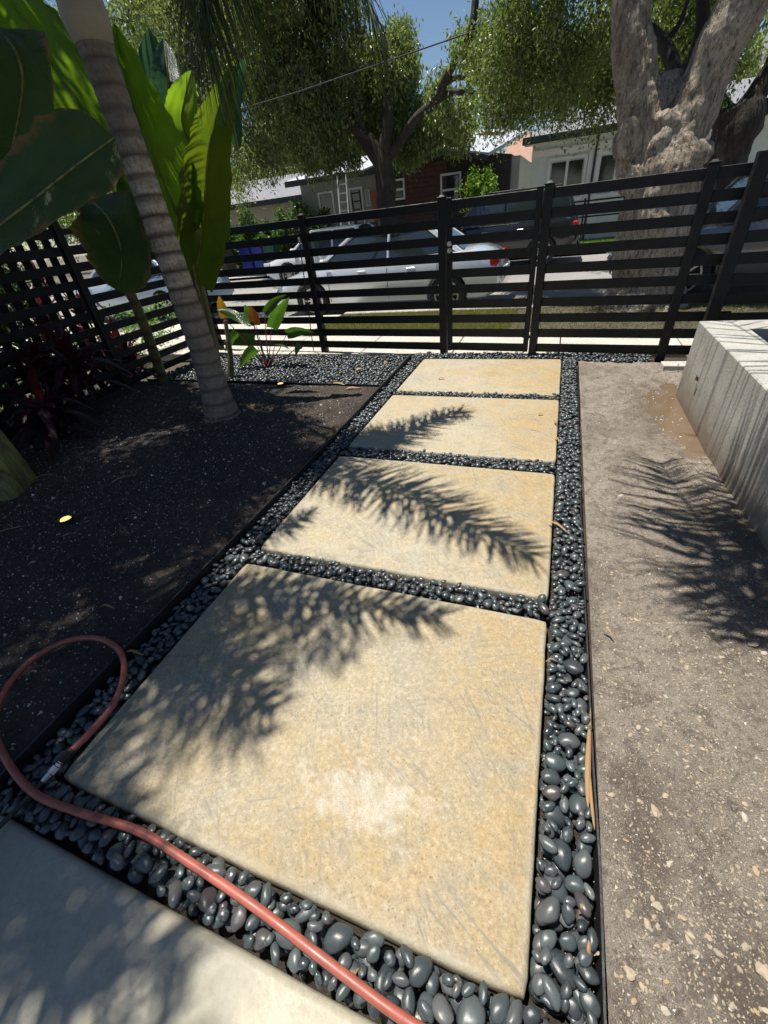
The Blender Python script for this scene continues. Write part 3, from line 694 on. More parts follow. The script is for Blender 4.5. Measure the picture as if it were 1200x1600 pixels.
for x in (gx0 + .028, gx1 - .028):
    link('gate_stile', MB().box((0, 0, .83), (.055, .045, 1.575)).mesh('gate_stile', M['black_metal'], bevel=.003), gt, loc(gt, x, fy(x)), (0, 0, fa))
for k, z in enumerate(zr):
    o = rail_obj(gt, loc(gt, gx0 + .057, fy(gx0)), loc(gt, gx1 - .057, fy(gx1)), z)
for z in (1.20, 1.135):
    l = MB().tube([(0, 0, 0), (0, -.012, 0)], [.027, .025], 20).tube([(0, -.012, 0), (0, -.03, 0)], [.019, .015], 20).build('lock_cylinder', M['chrome'], gt, smooth=True); l.location = loc(gt, gx0 + .03, fy(gx0) - .024, z); l.rotation_euler = (0, 0, fa)
for z in (.22, 1.43):
    h = MB().box((0, 0, 0), (.13, .012, .028)).tube([(0, -.008, -.03), (0, -.008, .03)], .011, 10).build('hinge', M['black_metal'], gt); h.location = loc(gt, -.255, fy(-.25) - .035, z); h.rotation_euler = (0, 0, fa)
fr = empty('slat_fence', (-.19, fy(-.19), 0), 0, 'black horizontal slat fence panels right of the gate, in front of the big pale tree', 'fence')
for x in FX[3:]: add_post(fr, *loc(fr, x, fy(x))[:2], 1.62)
for z in zr: rail_obj(fr, loc(fr, FX[3] + .044, fy(FX[3])), loc(fr, FX[4] - .044, fy(FX[4])), z)
for z in zr: rail_obj(fr, loc(fr, FX[4] + .044, fy(FX[4])), loc(fr, 1.60, fy(1.60)), z)
fe = empty('slat_fence', (1.41, 5.10, 0), 0, 'black slat fence section behind the planter with a thick end post', 'fence')
add_post(fe, 0, 0, 1.66, .10, .12, False)
for z in zr: rail_obj(fe, (.052, -.02, 0), (3.6, -.2, 0), z + .02)
add_post(fe, 2.0, -.12, 1.66)
# side fence
fs = empty('slat_fence', (-5.13, 5.75, 0), 0, 'black slat fence along the left side of the garden, behind the palms', 'fence')
ysd = [5.72, 3.9, 2.1, .3, -1.4]
for y in ysd[1:]: add_post(fs, 0, y - 5.75, 1.95, rz=0)
zs = [.045 + RP * k for k in range(12)]
for y0, y1 in zip(ysd[:-1], ysd[1:]):
    for z in (zs[:10] if y0 > 5 else zs): rail_obj(fs, (0, y0 - 5.75 - .044, 0), (0, y1 - 5.75 + .044, 0), z)
fp_ = empty('picket_fence', (-5.30, 5.6, 0), 0, 'dark upright board fence of the neighbour directly behind the left slat fence', 'fence')
pm = MB().box((0, 0, .98), (.02, .085, 1.96)).mesh('picket', M['black_metal'])
for k in range(27): link('picket', pm, fp_, (0, -1.75 - k * .155, 0))
link('stringer', MB().bx(-.06, -.012, -6, -.9, 1.70, 1.76).mesh('stringer', M['black_metal']), fp_)
# thin riser in front of the fence
rz_ = empty('sprinkler_riser', tuple(G(490, 548)), 0, 'thin black riser rod with a small nozzle standing by the left fence post', 'sprinkler')
tp = W(468, 378, 5.30) - G(490, 548)
MB().tube([(0, 0, 0), tp * .5, tp], .007, 8).build('riser_pipe', M['plastic_black'], rz_)
MB().tube([tp, tp + Vector((0, 0, .03)), tp + Vector((0, 0, .05))], [.013, .016, .009], 10).build('nozzle', M['steel'], rz_)

# ------------------------------------------------------------------ hose
hz = empty('garden_hose', (0, 0, 0), 0, 'faded red rubber hose looping over the lower left corner, with silver coupling', 'hose')
HP = catmull(hosepts(hp, 0), 10); HR = .0125
MB().tube(HP, HR, 16).build('hose_tube', M['rubber_red'], hz, smooth=True)
e = HP[-1]; dirv = (G(70, 1218, .045) - e); dn = dirv.normalized()
# strain relief spring
sp = []; a1 = dn.orthogonal().normalized(); a2 = dn.cross(a1)
for k in range(120):
    th = k / 120 * 2 * PI * 9; sp.append(e - dn * .012 + dn * (.055 * k / 120) + (a1 * math.cos(th) + a2 * math.sin(th)) * .0155)
MB().tube(sp, .0022, 6).build('spring', M['rubber'], hz, smooth=True)
MB().tube([e + dn * .035, e + dn * .05, e + dn * .052, e + dn * .075, e + dn * .078, e + dn * .105], [.0125, .0135, .0175, .0175, .014, .012], 8).build('coupling', M['steel'], hz)
bl = empty('pressure_hose', (0, 0, 0), 0, 'thin black hose leaving the frame from the silver coupling at the left edge', 'hose')
MB().tube(catmull([e + dn * .10, G(35, 1255, .04), G(-10, 1300, .04), G(-90, 1370, .04), G(-200, 1450, .04)], 8), .0085, 12).build('hose_tube', M['rubber'], bl, smooth=True)

# ------------------------------------------------------------------ uplights in the bed
for px, py, lb in ((105, 815, 'small round bed light with glowing lens, nearer one in the dark soil'), (438, 599, 'small round bed light with glowing lens, farther one beside the fence pebbles')):
    g = G(px, py, .07); u = empty('bed_light', (g.x, g.y, bed_h(g.x, min(g.y, 4.1)) + .012), 0, lb, 'lamp', 'small round lights in the planting bed')
    MB().tube([(0, 0, -.02), (0, 0, .03)], [.040, .044], 18, False).tube([(0, 0, .03), (0, 0, .018)], [.044, .036], 18, False).build('housing', M['plastic_black'], u, smooth=True)
    MB().tube([(0, 0, .016), (0, 0, .027), (0, 0, .032)], [.035, .030, .014], 16).build('lens', M['glow'], u, smooth=True)

# ------------------------------------------------------------------ palms
def ringed(name, pts, rads, mat, parent, ringstep, depth=.06, n=20, seed=0, nseg=90):
    P = catmull(pts, max(2, nseg // (len(pts) - 1))); N = len(P); mb = MB(); Ls = [0]
    for i in range(1, N): Ls.append(Ls[-1] + (P[i] - P[i-1]).length)
    R_ = []; sc = []
    for i in range(N):
        u = Ls[i] / Ls[-1]; k = u * (len(rads) - 1); a = int(min(k, len(rads) - 2)); r = rads[a] * (1 - (k - a)) + rads[a+1] * (k - a)
        ph = (Ls[i] + .018 * noise.noise(Vector((Ls[i] * 3, seed, 0)))) / ringstep; fr_ = ph - math.floor(ph)
        dip = math.exp(-((min(fr_, 1 - fr_)) / .13) ** 2); R_.append(r * (1 - depth * dip + .03 * fr_)); sc.append(dip)
    mb.tube(P, R_, n, False); me = mb.mesh(name, mat, True, angle=2)
    at = me.attributes.new('scar', 'FLOAT', 'POINT'); at.data.foreach_set('value', np.repeat(np.array(sc, dtype=np.float32), n))
    return link(name, me, parent)
def frond(parent, pts, wid, mat, n=52, droop=.35, fwd=.75, lw=.013, start=.12, seed=0, name='frond', plume=0):
    r = random.Random(seed); P = catmull(pts, 12); N = len(P); V = []; F = []
    mb = MB(); mb.tube(P, [.016 * (1 - .85 * i / (N-1)) + .002 for i in range(N)], 6)
    V = list(mb.v); F4 = []; 
    rachF = [f for f in mb.f if len(f) == 4]; F = list(rachF)
    for k in range(n):
        u = start + (1 - start) * k / (n - 1) * .995; u = min(.995, max(start * .9, u + r.gauss(0, .35) / n)); q = u * (N - 1); i = int(min(q, N - 2)); p = P[i].lerp(P[i+1], q - i); t_ = (P[i+1] - P[i]).normalized()
        s_ = t_.cross(Vector((0, 0, 1)));  s_ = s_.normalized() if s_.length > .15 else Vector((1, 0, 0)); up = s_.cross(t_)
        prof = math.sin(PI * min(1, .12 + .80 * ((u - start) / (1 - start)))) ** .6; L_ = wid * prof * r.uniform(.88, 1.08)
        for sd in (-1, 1):
            if plume: an = r.gauss(0, plume); s0 = s_ * math.cos(an) + up * math.sin(an)
            else: s0 = s_
            d = (s0 * sd + t_ * (fwd + .9 * max(0, u - .75) * 4 * .8 + r.uniform(-.1, .1)) + up * r.uniform(-.15, .25)).normalized(); prev = None
            wdir = t_ if r.random() < .5 else (t_ + up * .5).normalized()
            b0 = len(V); K = 5
            for j in range(K):
                v = j / (K - 1); c = p + d * (L_ * v) + Vector((0, 0, -1)) * (droop * L_ * v * v); w = lw * (1 - .85 * v) * (0.5 + min(v * 4, .5)); V += [tuple(c - wdir * w), tuple(c + wdir * w)]
            for j in range(K - 1): F.append((b0 + 2*j, b0 + 2*j + 1, b0 + 2*j + 3, b0 + 2*j + 2))
    me = np_mesh(name, V, F, mat); return link(name, me, parent)

# king palm A, by the fence corner of the bed
pa = empty('palm_tree', (0, 0, 0), 0, 'ringed grey trunk palm leaning slightly in the dark bed, with smooth crownshaft', 'palm')
base = G(350, 655); base.z = 0
cb = Vector((-3.14, 3.27, 2.68)); top = Vector((-3.17, 3.28, 3.65))
mid = base.lerp(cb, .5) + Vector((.04, -.02, 0))
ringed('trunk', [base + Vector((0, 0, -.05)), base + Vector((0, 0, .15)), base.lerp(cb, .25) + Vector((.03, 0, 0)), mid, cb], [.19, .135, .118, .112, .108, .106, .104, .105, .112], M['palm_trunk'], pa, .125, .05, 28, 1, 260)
MB().tube(catmull([cb - Vector((0, 0, .02)), cb + Vector((0, 0, .12)), cb + Vector((0, 0, .45)), top], 6), [.118 + .028 * math.sin(min(1, k / 6) * PI / 2) - .05 * max(0, (k - 6) / 12) for k in range(19)], 28, False).build('crownshaft', M['crownshaft'], pa, smooth=True, angle=2)
rt = MB()
for k in range(46):
    a = random.uniform(0, 2 * PI); r0 = .13; r1 = random.uniform(.19, .26)
    rt.tube([base + Vector((r0 * math.cos(a), r0 * math.sin(a), random.uniform(.05, .16))), base + Vector((r0 * 1.25 * math.cos(a), r0 * 1.25 * math.sin(a), .05)), base + Vector((r1 * math.cos(a), r1 * math.sin(a), .01))], [.010, .012, .010], 6)
o = rt.build('roots', M['palm_trunk'], pa, smooth=True)
C = top
FR = [ # mid, mid, tip, leaflet length, count
    (S(440, 715, 4.0), S(610, 765, 3.5), S(835, 872, 2.85), .46, 260),     # shadow across slab two
    (S(560, 700, 3.7), S(690, 655, 3.1), W(603, 55, 3.62), .28, 90),  # hanging tip at the top of the picture
    (S(450, 725, 3.8), S(590, 692, 3.4), S(722, 640, 2.75), .42, 220),      # shadow on slab three
    (W(260, -300, 3.0), W(308, -150, 3.05), W(318, 70, 3.05), .42, 230), # hanging frond beside the trunk
    (Vector((-3.9, 2.7, 4.1)), Vector((-4.4, 1.9, 3.9)), Vector((-4.7, 1.2, 3.2)), .4, 110),
    (Vector((-3.0, 2.6, 4.1)), Vector((-2.85, 1.9, 3.9)), Vector((-2.75, 1.2, 3.1)), .34, 130),
    (Vector((-3.7, 3.7, 4.1)), Vector((-4.2, 4.0, 3.9)), Vector((-4.7, 4.1, 3.2)), .4, 110),
    (Vector((-3.5, 2.6, 4.2)), Vector((-3.6, 1.8, 4.0)), Vector((-3.7, 1.0, 3.2)), .4, 110),
    (S(300, 800, 3.9), S(420, 830, 3.4), S(490, 800, 2.8), .24, 120),
    (S(300, 900, 4.1), S(450, 930, 3.8), S(690, 965, 3.1), .40, 220),     # shadow along the top of slab one
    (S(200, 930, 4.1), S(300, 1020, 3.9), S(430, 1110, 3.3), .38, 190)]
for k, (a_, b_, c_, ln_, n_) in enumerate(FR):
    hang = k in (1, 3)
    frond(pa, [C, a_, b_, c_], ln_, M['palm_leaf'], n_, 1.0 if hang else .15, .75, .010 if hang else .017, .14, k, plume=.7 if hang else .9)
# brown dry sheath strands hanging at the top of the picture
# palm B: tall neighbour palm at the left border, crown out of view, throws the large soft shadow over slab one
pb = empty('palm_tree', (0, 0, 0), 0, 'green swollen palm base with a slim ringed cane at the left picture edge', 'palm')
bb = G(22, 768); bb.z = 0; tb = Vector((-3.35, 1.15, 5.4))
ringed('trunk', [bb + Vector((-.12, -.05, 0)), bb + Vector((-.1, -.1, .7)), Vector((-4.1, 1.3, 1.8)), Vector((-3.7, 1.2, 3.6)), tb], [.10, .085, .08, .08, .08, .08], M['cane'], pb, .15, .08, 18, 2, 100)
for k, (dx, dy, h, r) in enumerate(((0, 0, .72, .155), (-.16, .06, 1.0, .13), (.09, -.07, .34, .10), (.02, .1, .9, .09))):
    MB().tube(catmull([bb + Vector((dx, dy, -.03)), bb + Vector((dx * 1.05, dy, h * .3)), bb + Vector((dx * 1.3 - .05, dy, h * .7)), bb + Vector((dx * 1.5 - .12, dy, h))], 5), [r * (.95 + .15 * math.sin(q / 15 * PI) - .55 * q / 15) for q in range(16)], 18).build('leaf_base', M['green_stem'], pb, smooth=True)
for k, (m1, m2, tp_, ln_) in enumerate(((S(250, 960, 5.7), S(360, 1010, 5.5), S(560, 1020, 4.7), .36), (S(200, 1010, 5.7), S(280, 1090, 5.4), S(400, 1160, 4.7), .38), (S(120, 1100, 5.6), S(170, 1180, 5.3), S(200, 1290, 4.7), .34),
                                  (S(60, 1200, 5.6), S(60, 1380, 5.3), S(150, 1520, 4.8), .42), (S(0, 1150, 5.6), S(-60, 1300, 5.3), S(-40, 1500, 4.8), .42), (S(30, 1250, 5.7), S(130, 1400, 5.4), S(300, 1510, 4.9), .36), (S(-40, 1300, 5.6), S(20, 1500, 5.3), S(260, 1640, 4.8), .42))):
    frond(pb, [tb, m1, m2, tp_], ln_, M['palm_leaf'], 90, .3, .7, .018, .12, 50 + k, plume=.6)
for k in range(9):
    a = 1.5 + k * .42; L_ = 2.1; d = Vector((math.cos(a), math.sin(a), 0))
    frond(pb, [tb, tb + d * L_ * .35 + Vector((0, 0, .45)), tb + d * L_ * .7 + Vector((0, 0, .3)), tb + d * L_ + Vector((0, 0, -.6))], .55, M['palm_leaf'], 60, .45, .7, .019, .12, 70 + k)
# palm C: in the planter to the right, out of view, its fronds stripe the dirt and the planter
pc = empty('palm_tree', (0, 0, 0), 0, 'palm planted in the concrete planter, just outside the right picture edge', 'palm')
tc_ = Vector((1.80, 1.35, 2.75))
ringed('trunk', [Vector((1.95, 1.0, .28)), Vector((1.95, 1.15, 1.4)), tc_], [.11, .095, .085], M['palm_trunk'], pc, .12, .05, 18, 3, 60)
for k, (m1, m2, tp_, ln_, n_, fw_) in enumerate((((1.25, 2.1, 3.3), (.75, 2.9, 3.45), (.62, 4.35, 3.25), .62, 34, .12), (S(1185, 925, 3.0), S(1110, 840, 2.9), S(1030, 725, 2.6), .50, 60, .25),
        (S(1230, 990, 3.0), S(1200, 950, 2.9), S(1090, 925, 2.6), .42, 46, 1.4), ((1.2, 1.7, 3.2), (.75, 2.0, 3.05), (.35, 2.3, 2.65), .4, 40, .5),
        (S(1270, 930, 3.0), S(1245, 970, 2.9), S(1190, 1015, 2.5), .50, 38, .2), (S(1230, 900, 3.1), S(1190, 850, 3.0), S(1130, 745, 2.7), .34, 60, .3),
        ((2.4, 2.0, 3.3), (2.9, 2.7, 3.2), (3.3, 3.3, 2.6), .4, 40, .5), ((2.4, .9, 3.3), (3.0, .5, 3.2), (3.6, .2, 2.6), .4, 40, .5), ((2.1, .6, 3.3), (2.3, -.2, 3.2), (2.4, -1, 2.6), .4, 40, .5))):
    frond(pc, [tc_, Vector(m1), Vector(m2), Vector(tp_)], ln_, M['palm_leaf'], n_, .12, fw_, .016, .14, 80 + k, plume=.35)

# ------------------------------------------------------------------ paddle-leaf plants
def paddle(parent, pts, wid, mat, side, fold=.25, stalk=None, seed=0, ragged=.16, wf=None, rip=.0, edge=True, srad=.02, smat=None):
    o, P = blade('leaf_blade', pts, wid, mat, parent, 42, 9, fold, side, seed=seed, ragged=ragged, wf=wf, rip=rip, edge=edge)
    N = len(P); MB().tube(P, [.011 * (1 - .85 * i / (N-1)) + .002 for i in range(N)], 6).build('midrib', M['green_stem'], o, smooth=True)
    if stalk: MB().tube(catmull([Vector(s_) for s_ in stalk] + [P[0]], 6), [srad * (1.3 - .7 * k / (6 * len(stalk))) for k in range(6 * len(stalk) + 1)], 10).build('stalk', smat or M['green_stem'], parent, smooth=True)
    return o
RV = lambda v: tuple(v)
b1 = empty('paddle_leaf_plant', (0, 0, 0), 0, 'tall plant with upright translucent green paddle leaves behind the ringed palm trunk', 'plant')
B1 = Vector((-3.75, 3.75, 0))
side_scr = CR * .9 + CU * .25
paddle(b1, [W(292, 372, 3.75), W(262, 300, 3.72), W(215, 180, 3.70), W(178, 36, 3.7)], .40, M['banana'], CR * .95 + CU * .3 - CF * .35, .28, [G(345, 605), W(315, 480, 3.8)], 1, rip=.004)
paddle(b1, [W(305, 440, 3.8), W(318, 330, 3.8), W(330, 210, 3.85), W(372, 88, 3.95)], .30, M['banana_olive'], CR * 1.0 + CF * .5, .75, [G(352, 600), W(322, 520, 3.85)], 2, smat=M['red_stalk'], srad=.03, rip=.004,
       wf=lambda u: .85 * math.sin(PI * min(1, .16 + .84 * u) ** .8) ** .8 if u < .995 else 0)
paddle(b1, [W(372, 235, 3.95), W(360, 160, 3.95), W(366, 110, 3.95), W(384, 88, 3.95)], .10, M['banana_teal'], CR + CU * .4, .6, None, 21)
paddle(b1, [W(170, 250, 3.5), W(120, 160, 3.4), W(62, 70, 3.3), W(0, -25, 3.2)], .42, M['banana'], CR * .75 - CU * .4 + CF * .3, .22, [G(335, 610), W(280, 440, 3.75), W(215, 320, 3.6)], 3, wf=lambda u: min(1, (.35 + u * 2.2)) * (1 - .35 * u ** 4), rip=.004)
paddle(b1, [W(240, 240, 4.3), W(255, 180, 4.3), W(245, 110, 4.3), W(232, 45, 4.3)], .20, M['banana_teal'], CR * 1 + CU * .1, .35, [G(345, 600), W(300, 420, 4.0), W(260, 310, 4.2)], 4)
paddle(b1, [W(236, 345, 3.6), W(205, 300, 3.55), W(185, 262, 3.5), W(160, 225, 3.45)], .26, M['banana'], CR * .6 - CU * .7, .3, [G(330, 620), W(285, 460, 3.6)], 5, rip=.003)
paddle(b1, [W(148, 318, 3.3), W(172, 345, 3.2), W(190, 395, 3.15), W(185, 455, 3.1)], .26, M['banana_dark'], CR * .95 + CU * .2, -.35, None, 6, wf=lambda u: min(1, .25 + 2.5 * u) * (1 - u ** 5) ** .6)
paddle(b1, [W(255, 270, 4.1), W(262, 190, 4.15), W(262, 120, 4.2), W(256, 60, 4.3)], .17, M['banana_teal'], CR + CF * .3, .3, None, 71, rip=.003)
paddle(b1, [W(225, 300, 3.9), W(190, 210, 3.85), W(165, 120, 3.8), W(150, 20, 3.8)], .24, M['banana'], CR * .9 + CU * .3, .25, None, 72, rip=.003)
paddle(b1, [W(210, 420, 3.7), W(160, 340, 3.6), W(110, 290, 3.5), W(60, 270, 3.4)], .16, M['banana_dark'], CU * .9 + CR * .3, .25, None, 73, rip=.003)
paddle(b1, [W(300, 230, 4.0), W(285, 190, 4.0), W(290, 150, 4.0), W(300, 110, 4.0)], .14, M['banana'], CR, .3, None, 7)
b2 = empty('paddle_leaf_plant', (0, 0, 0), 0, 'plant with large dark hanging paddle leaves crossing the left picture edge, brown edged', 'plant')
B2 = Vector((-4.5, 1.0, 0))
paddle(b2, [W(-130, 430, 1.75), W(-40, 380, 1.85), W(45, 318, 1.97), W(115, 262, 2.1), W(178, 215, 2.25)], .20, M['banana_dark'], CU * .9 + CR * .45 - CF * .2, -.3, [B2, B2 + Vector((.3, 0, .7))], 8, wf=lambda u: min(1, .6 + 1.6 * u) * (1 - u ** 9) ** .5, rip=.003)
paddle(b2, [W(-70, 30, 2.6), W(0, 52, 2.5), W(34, 110, 2.4), W(28, 190, 2.4), W(0, 300, 2.4)], .155, M['banana_dark'], CR * .95 + CF * .3 - CU * .2, -.45, [B2 + Vector((-.1, 0, 0)), B2 + Vector((-.2, .1, 1.5))], 9, wf=lambda u: min(1, .3 + 2.2 * u) * (1 - u ** 6) ** .5, rip=.003)
paddle(b2, [W(125, 300, 3.3), W(80, 240, 3.2), W(40, 190, 3.1), W(-20, 130, 3.0)], .22, M['banana_dark'], CR * .7 - CU * .6, .25, None, 10)
# canes
cn = empty('cane_palm', (0, 0, 0), 0, 'slim leaning yellow brown cane stem left of the ringed palm trunk', 'palm')
c0 = G(258, 602); c0.z = 0
ringed('trunk', [c0, W(222, 500, 3.95), W(190, 430, 3.8), W(150, 330, 3.6), W(90, 120, 3.5), Vector((-4.3, 3.6, 3.4))], [.062, .055, .05, .05, .048, .045], M['cane'], cn, .18, .1, 16, 4, 100)
for k in range(6):
    a = k * 1.05; d = Vector((math.cos(a), math.sin(a), 0)); q = Vector((-4.3, 3.6, 3.4))
    frond(cn, [q, q + d * .5 + Vector((0, 0, .35)), q + d * .9 + Vector((0, 0, .3)), q + d * 1.3 + Vector((0, 0, .0))], .3, M['palm_leaf'], 34, .3, .6, .012, .2, 120 + k)

# red cordyline
cd = empty('cordyline', (0, 0, 0), 0, 'dark maroon strap-leaved cordyline in deep shade at the left fence', 'plant')
for (px, py, hh, yb) in ((160, 650, .8, 3.1), (95, 660, .75, 2.9), (185, 600, .6, 3.4), (50, 640, 1.0, 2.7), (130, 600, 1.15, 3.3), (20, 640, 1.2, 3), (110, 690, .5, 3), (60, 560, 1.5, 3), (120, 545, 1.4, 3), (30, 580, 1.6, 3), (170, 560, 1.1, 3), (215, 590, .45, 3), (70, 600, 1.25, 3)):
    g = G(px, py); g.z = 0; tp_ = g + Vector((random.uniform(-.1, .1), random.uniform(-.1, .1), hh * .85))
    MB().tube([g, g.lerp(tp_, .5) + Vector((.03, 0, 0)), tp_], [.02, .017, .014], 8).build('stem', M['bark_dark'], cd, smooth=True)
    for k in range(34):
        a = k * 2.4; e = random.uniform(-.2, 1.3); L_ = random.uniform(.38, .62); d = Vector((math.cos(a) * math.cos(e), math.sin(a) * math.cos(e), math.sin(e))); b0 = tp_ - Vector((0, 0, .012 * k))
        blade('leaf', [b0, b0 + d * L_ * .5 + Vector((0, 0, .04)), b0 + d * L_ - Vector((0, 0, .18 * math.cos(e)))], .048, M['cordy'], cd, 8, 2, .3)
# philodendron-like plant by the fence
ph = empty('glossy_leaf_plant', (0, 0, 0), 0, 'small plant with maroon stalks and glossy green, rusty and yellow leaves by the fence', 'plant')
hb = G(418, 575); hb.z = 0
for k, (bx_, by_, tx_, ty_, Y_, w_, mt) in enumerate(((352, 497, 342, 462, 5.0, .07, 'philo_gold'), (400, 508, 392, 478, 4.95, .075, 'philo_rust'), (424, 512, 452, 464, 5.0, .09, 'philo'), (414, 490, 448, 460, 5.1, .06, 'philo'), (395, 505, 338, 484, 4.9, .085, 'philo'),
                                   (395, 500, 382, 476, 5.1, .07, 'philo'), (448, 522, 492, 520, 4.9, .07, 'philo'), (398, 530, 350, 535, 4.85, .08, 'philo'), (430, 538, 452, 545, 4.9, .05, 'philo'), (400, 545, 375, 575, 4.75, .08, 'philo'), (470, 538, 462, 556, 4.95, .05, 'philo'), (372, 520, 352, 550, 4.8, .07, 'philo'))):
    a_ = W(bx_, by_, Y_); c_ = W(tx_, ty_, Y_ - .08); m_ = a_.lerp(c_, .5) + Vector((0, 0, .03))
    o, P = blade('leaf', [a_, m_, c_], w_, M[mt], ph, 14, 4, .3, CR * .7 - CU * .5 if abs(tx_ - bx_) > 30 else CR + CF * .3, wf=lambda u: math.sin(PI * min(1, .12 + .88 * u) ** .62) ** .8 if u < .999 else 0, seed=k)
    MB().tube(catmull([hb + Vector((random.uniform(-.04, .04), random.uniform(-.04, .04), 0)), hb.lerp(a_, .5) + Vector((0, 0, -.02)), a_], 5), [.009 - .0005 * q for q in range(11)], 6).build('stalk', M['red_stalk'], ph, smooth=True)
# fibrous stump beside the palm
sk = empty('leaf_sheath_stump', (0, 0, 0), 0, 'brown fibrous leaf stalks standing right behind the ringed palm trunk', 'plant')
for k, (p0, p1, r_) in enumerate((((345, 612), (312, 430), .05), ((360, 590), (352, 500), .045), ((335, 620), (298, 415), .035))):
    a_ = G(*p0); a_.z = 0; b_ = W(p1[0], p1[1], a_.y + .1)
    MB().tube(catmull([a_, a_.lerp(b_, .4) + Vector((.03, 0, 0)), b_], 6), [r_ * (1 - .5 * q / 12) for q in range(13)], 10).build('stalk', M['cane'], sk, smooth=True)

# ------------------------------------------------------------------ fallen leaves
def fallen(px, py, L_, ang, w, lb, z=.012, mat='dry', curl=.02):
    g = G(px, py, z); o = empty('dry_leaf', tuple(g), ang, lb, 'leaf', 'dry leaves fallen on the path and beds')
    blade('leaf_blade', [(-L_/2, 0, 0), (-L_*.1, .006, curl), (L_/2, 0, .004)], w, M[mat], o, 10, 2, .5, (0, 1, 0), seed=px)
for a in ((872, 824, .15, -.7, .010, 'curled tan leaf strip bridging the second slab edge and the pebbles', .025), (921, 1178, .34, 1.52, .010, 'long tan leaf strip standing along the right edging', .03), (925, 1245, .18, 1.62, .005, 'thin tan strand against the right edging below the long leaf strip', .03),
          (912, 1422, .035, .8, .007, 'short tan leaf scrap between pebbles low in the right strip', .02), (922, 1480, .06, 1.5, .005, 'thin tan scrap at the edging low in the right strip', .02), (868, 660, .07, 1.9, .009, 'small orange leaf on the pebbles right of the third slab', .015), (870, 688, .10, -1.2, .008, 'thin tan leaf at the right edge of the third slab', .012),
          (845, 648, .05, .3, .012, 'orange leaf fragment on the third slab', .006), (836, 672, .10, -.4, .004, 'thin brown twig leaf on the third slab', .006), (690, 592, .08, .1, .016, 'small brown curled leaf on the farthest slab', .006), (530, 600, .2, -.35, .022, 'tan leaf at the border of the fence pebbles', .045), (552, 607, .18, .15, .016, 'tan leaf on the soil by the fence pebbles', .05),
          (561, 577, .1, .2, .03, 'yellow green leaf on the fence pebbles', .03), (603, 567, .07, 1.2, .02, 'pinkish leaf on the fence pebbles near the edging', .03), (210, 1022, .12, .1, .009, 'pale leaf beside the hose loop on dark pebbles', .02), (110, 837, .19, .9, .010, 'long dull leaf just below the nearer bed light', .05), (195, 748, .22, .9, .010, 'long tan leaf on the dark soil at the back of the bed', .05),
          (70, 745, .2, .7, .010, 'long dull leaf near the green palm base', .05), (15, 830, .25, .8, .008, 'thin leaf strip at the left edge of the soil', .05), (168, 950, .1, .1, .008, 'small dull leaf in the middle of the dark soil', .05), (555, 1528, .04, 1.4, .007, 'tan leaf scrap wedged among the near pebbles', .02), (470, 680, .12, 1.3, .010, 'pale leaf on the soil near the left edging', .05),
          (862, 1035, .05, .2, .004, 'tiny tan strand on the pebbles beside the nearest slab', .02), (1060, 572, .02, .2, .01, 'tiny leaf on the concrete block', .07), (950, 990, .06, -.8, .006, 'rusty leaf scrap on the dirt by the edging', .025), (1091, 590, .05, 1.4, .016, 'brown leaf stuck to the face of the concrete planter', .28)):
    if a[5].startswith('brown leaf stuck'):
        d = ray(a[0], a[1]); p = EYE + d * (1.09 / d.x); o = empty('dry_leaf', tuple(p), 0, a[5], 'leaf', 'dry leaves fallen on the path and beds')
        blade('leaf_blade', [(0, -.03, -.02), (-.012, 0, .005), (0, .03, .0)], .022, M['palm_dry'], o, 8, 2, .5, (0, .3, 1), seed=3, ragged=.6)
    else: fallen(*a[:4], a[4], a[5], a[6] + (.0 if a[0] < 900 or a[1] > 900 else .0))

# ------------------------------------------------------------------ street
sheet('verge', -4.0, 9, 6.62, 8.28, -.035, M['ground'])
sw = empty('sidewalk', (0, 5.52, 0)); sw['kind'] = 'structure'
sm = [MB().box((0, 0, -.06), (1.305, 1.02, .12)).mesh('paving_panel', M['walk'], bevel=.008) for _ in range(1)][0]
xs0 = -13.6
for k in range(17):
    link('paving_panel', sm, sw, (.115 + .66 - 1.32 * 9 + 1.32 * k, .56, random.uniform(-.003, .003) - .02), (0, 0, 0))
dv = MB().bx(-14, -4.03, 6.62, 8.30, -.12, -.025).build('driveway_apron', M['walk'], bevel=.01); dv['kind'] = 'structure'
kb = empty('kerb', (0, 8.36, 0)); kb['kind'] = 'structure'
km = MB().box((0, 0, -.09), (1.98, .15, .17)).mesh('kerb_stone', M['kerb'], bevel=.015)
for k in range(7): link('kerb_stone', km, kb, (-3.0 + 2.0 * k, 0, 0))
sheet('road', -60, 60, 8.44, 16.6, -.14, M['asphalt'])
sheet('far_sidewalk', -60, 60, 16.6, 18.2, -.05, M['walk'])
sheet('far_lawn', -60, 60, 18.2, 40, -.045, M['ground'])
def gp_(x0, x1, y0, y1, n, h, z0, name, label, wd_=.004, mat='grass'):
    x = rng.uniform(x0, x1, n); y = rng.uniform(y0, y1, n); a = rng.uniform(0, 2*PI, n); hh = h * rng.uniform(.5, 1.2, n); ln_ = rng.normal(0, .4, (n, 2))
    c, s_ = np.cos(a) * wd_, np.sin(a) * wd_
    V = np.empty((n, 3, 3)); V[:, 0] = np.stack([x - c, y - s_, np.full(n, z0)], 1); V[:, 1] = np.stack([x + c, y + s_, np.full(n, z0)], 1)
    V[:, 2] = np.stack([x + ln_[:, 0] * hh, y + ln_[:, 1] * hh, z0 + hh], 1)
    o = link(name, np_mesh(name, V.reshape(-1, 3), np.arange(n * 3).reshape(-1, 3), M[mat])); return tag(o, label, 'grass', kind='stuff')
gp_(-3.98, -.6, 6.64, 8.26, 30000, .055, -.036, 'grass', 'short dry green grass on the verge behind the fence', .004)
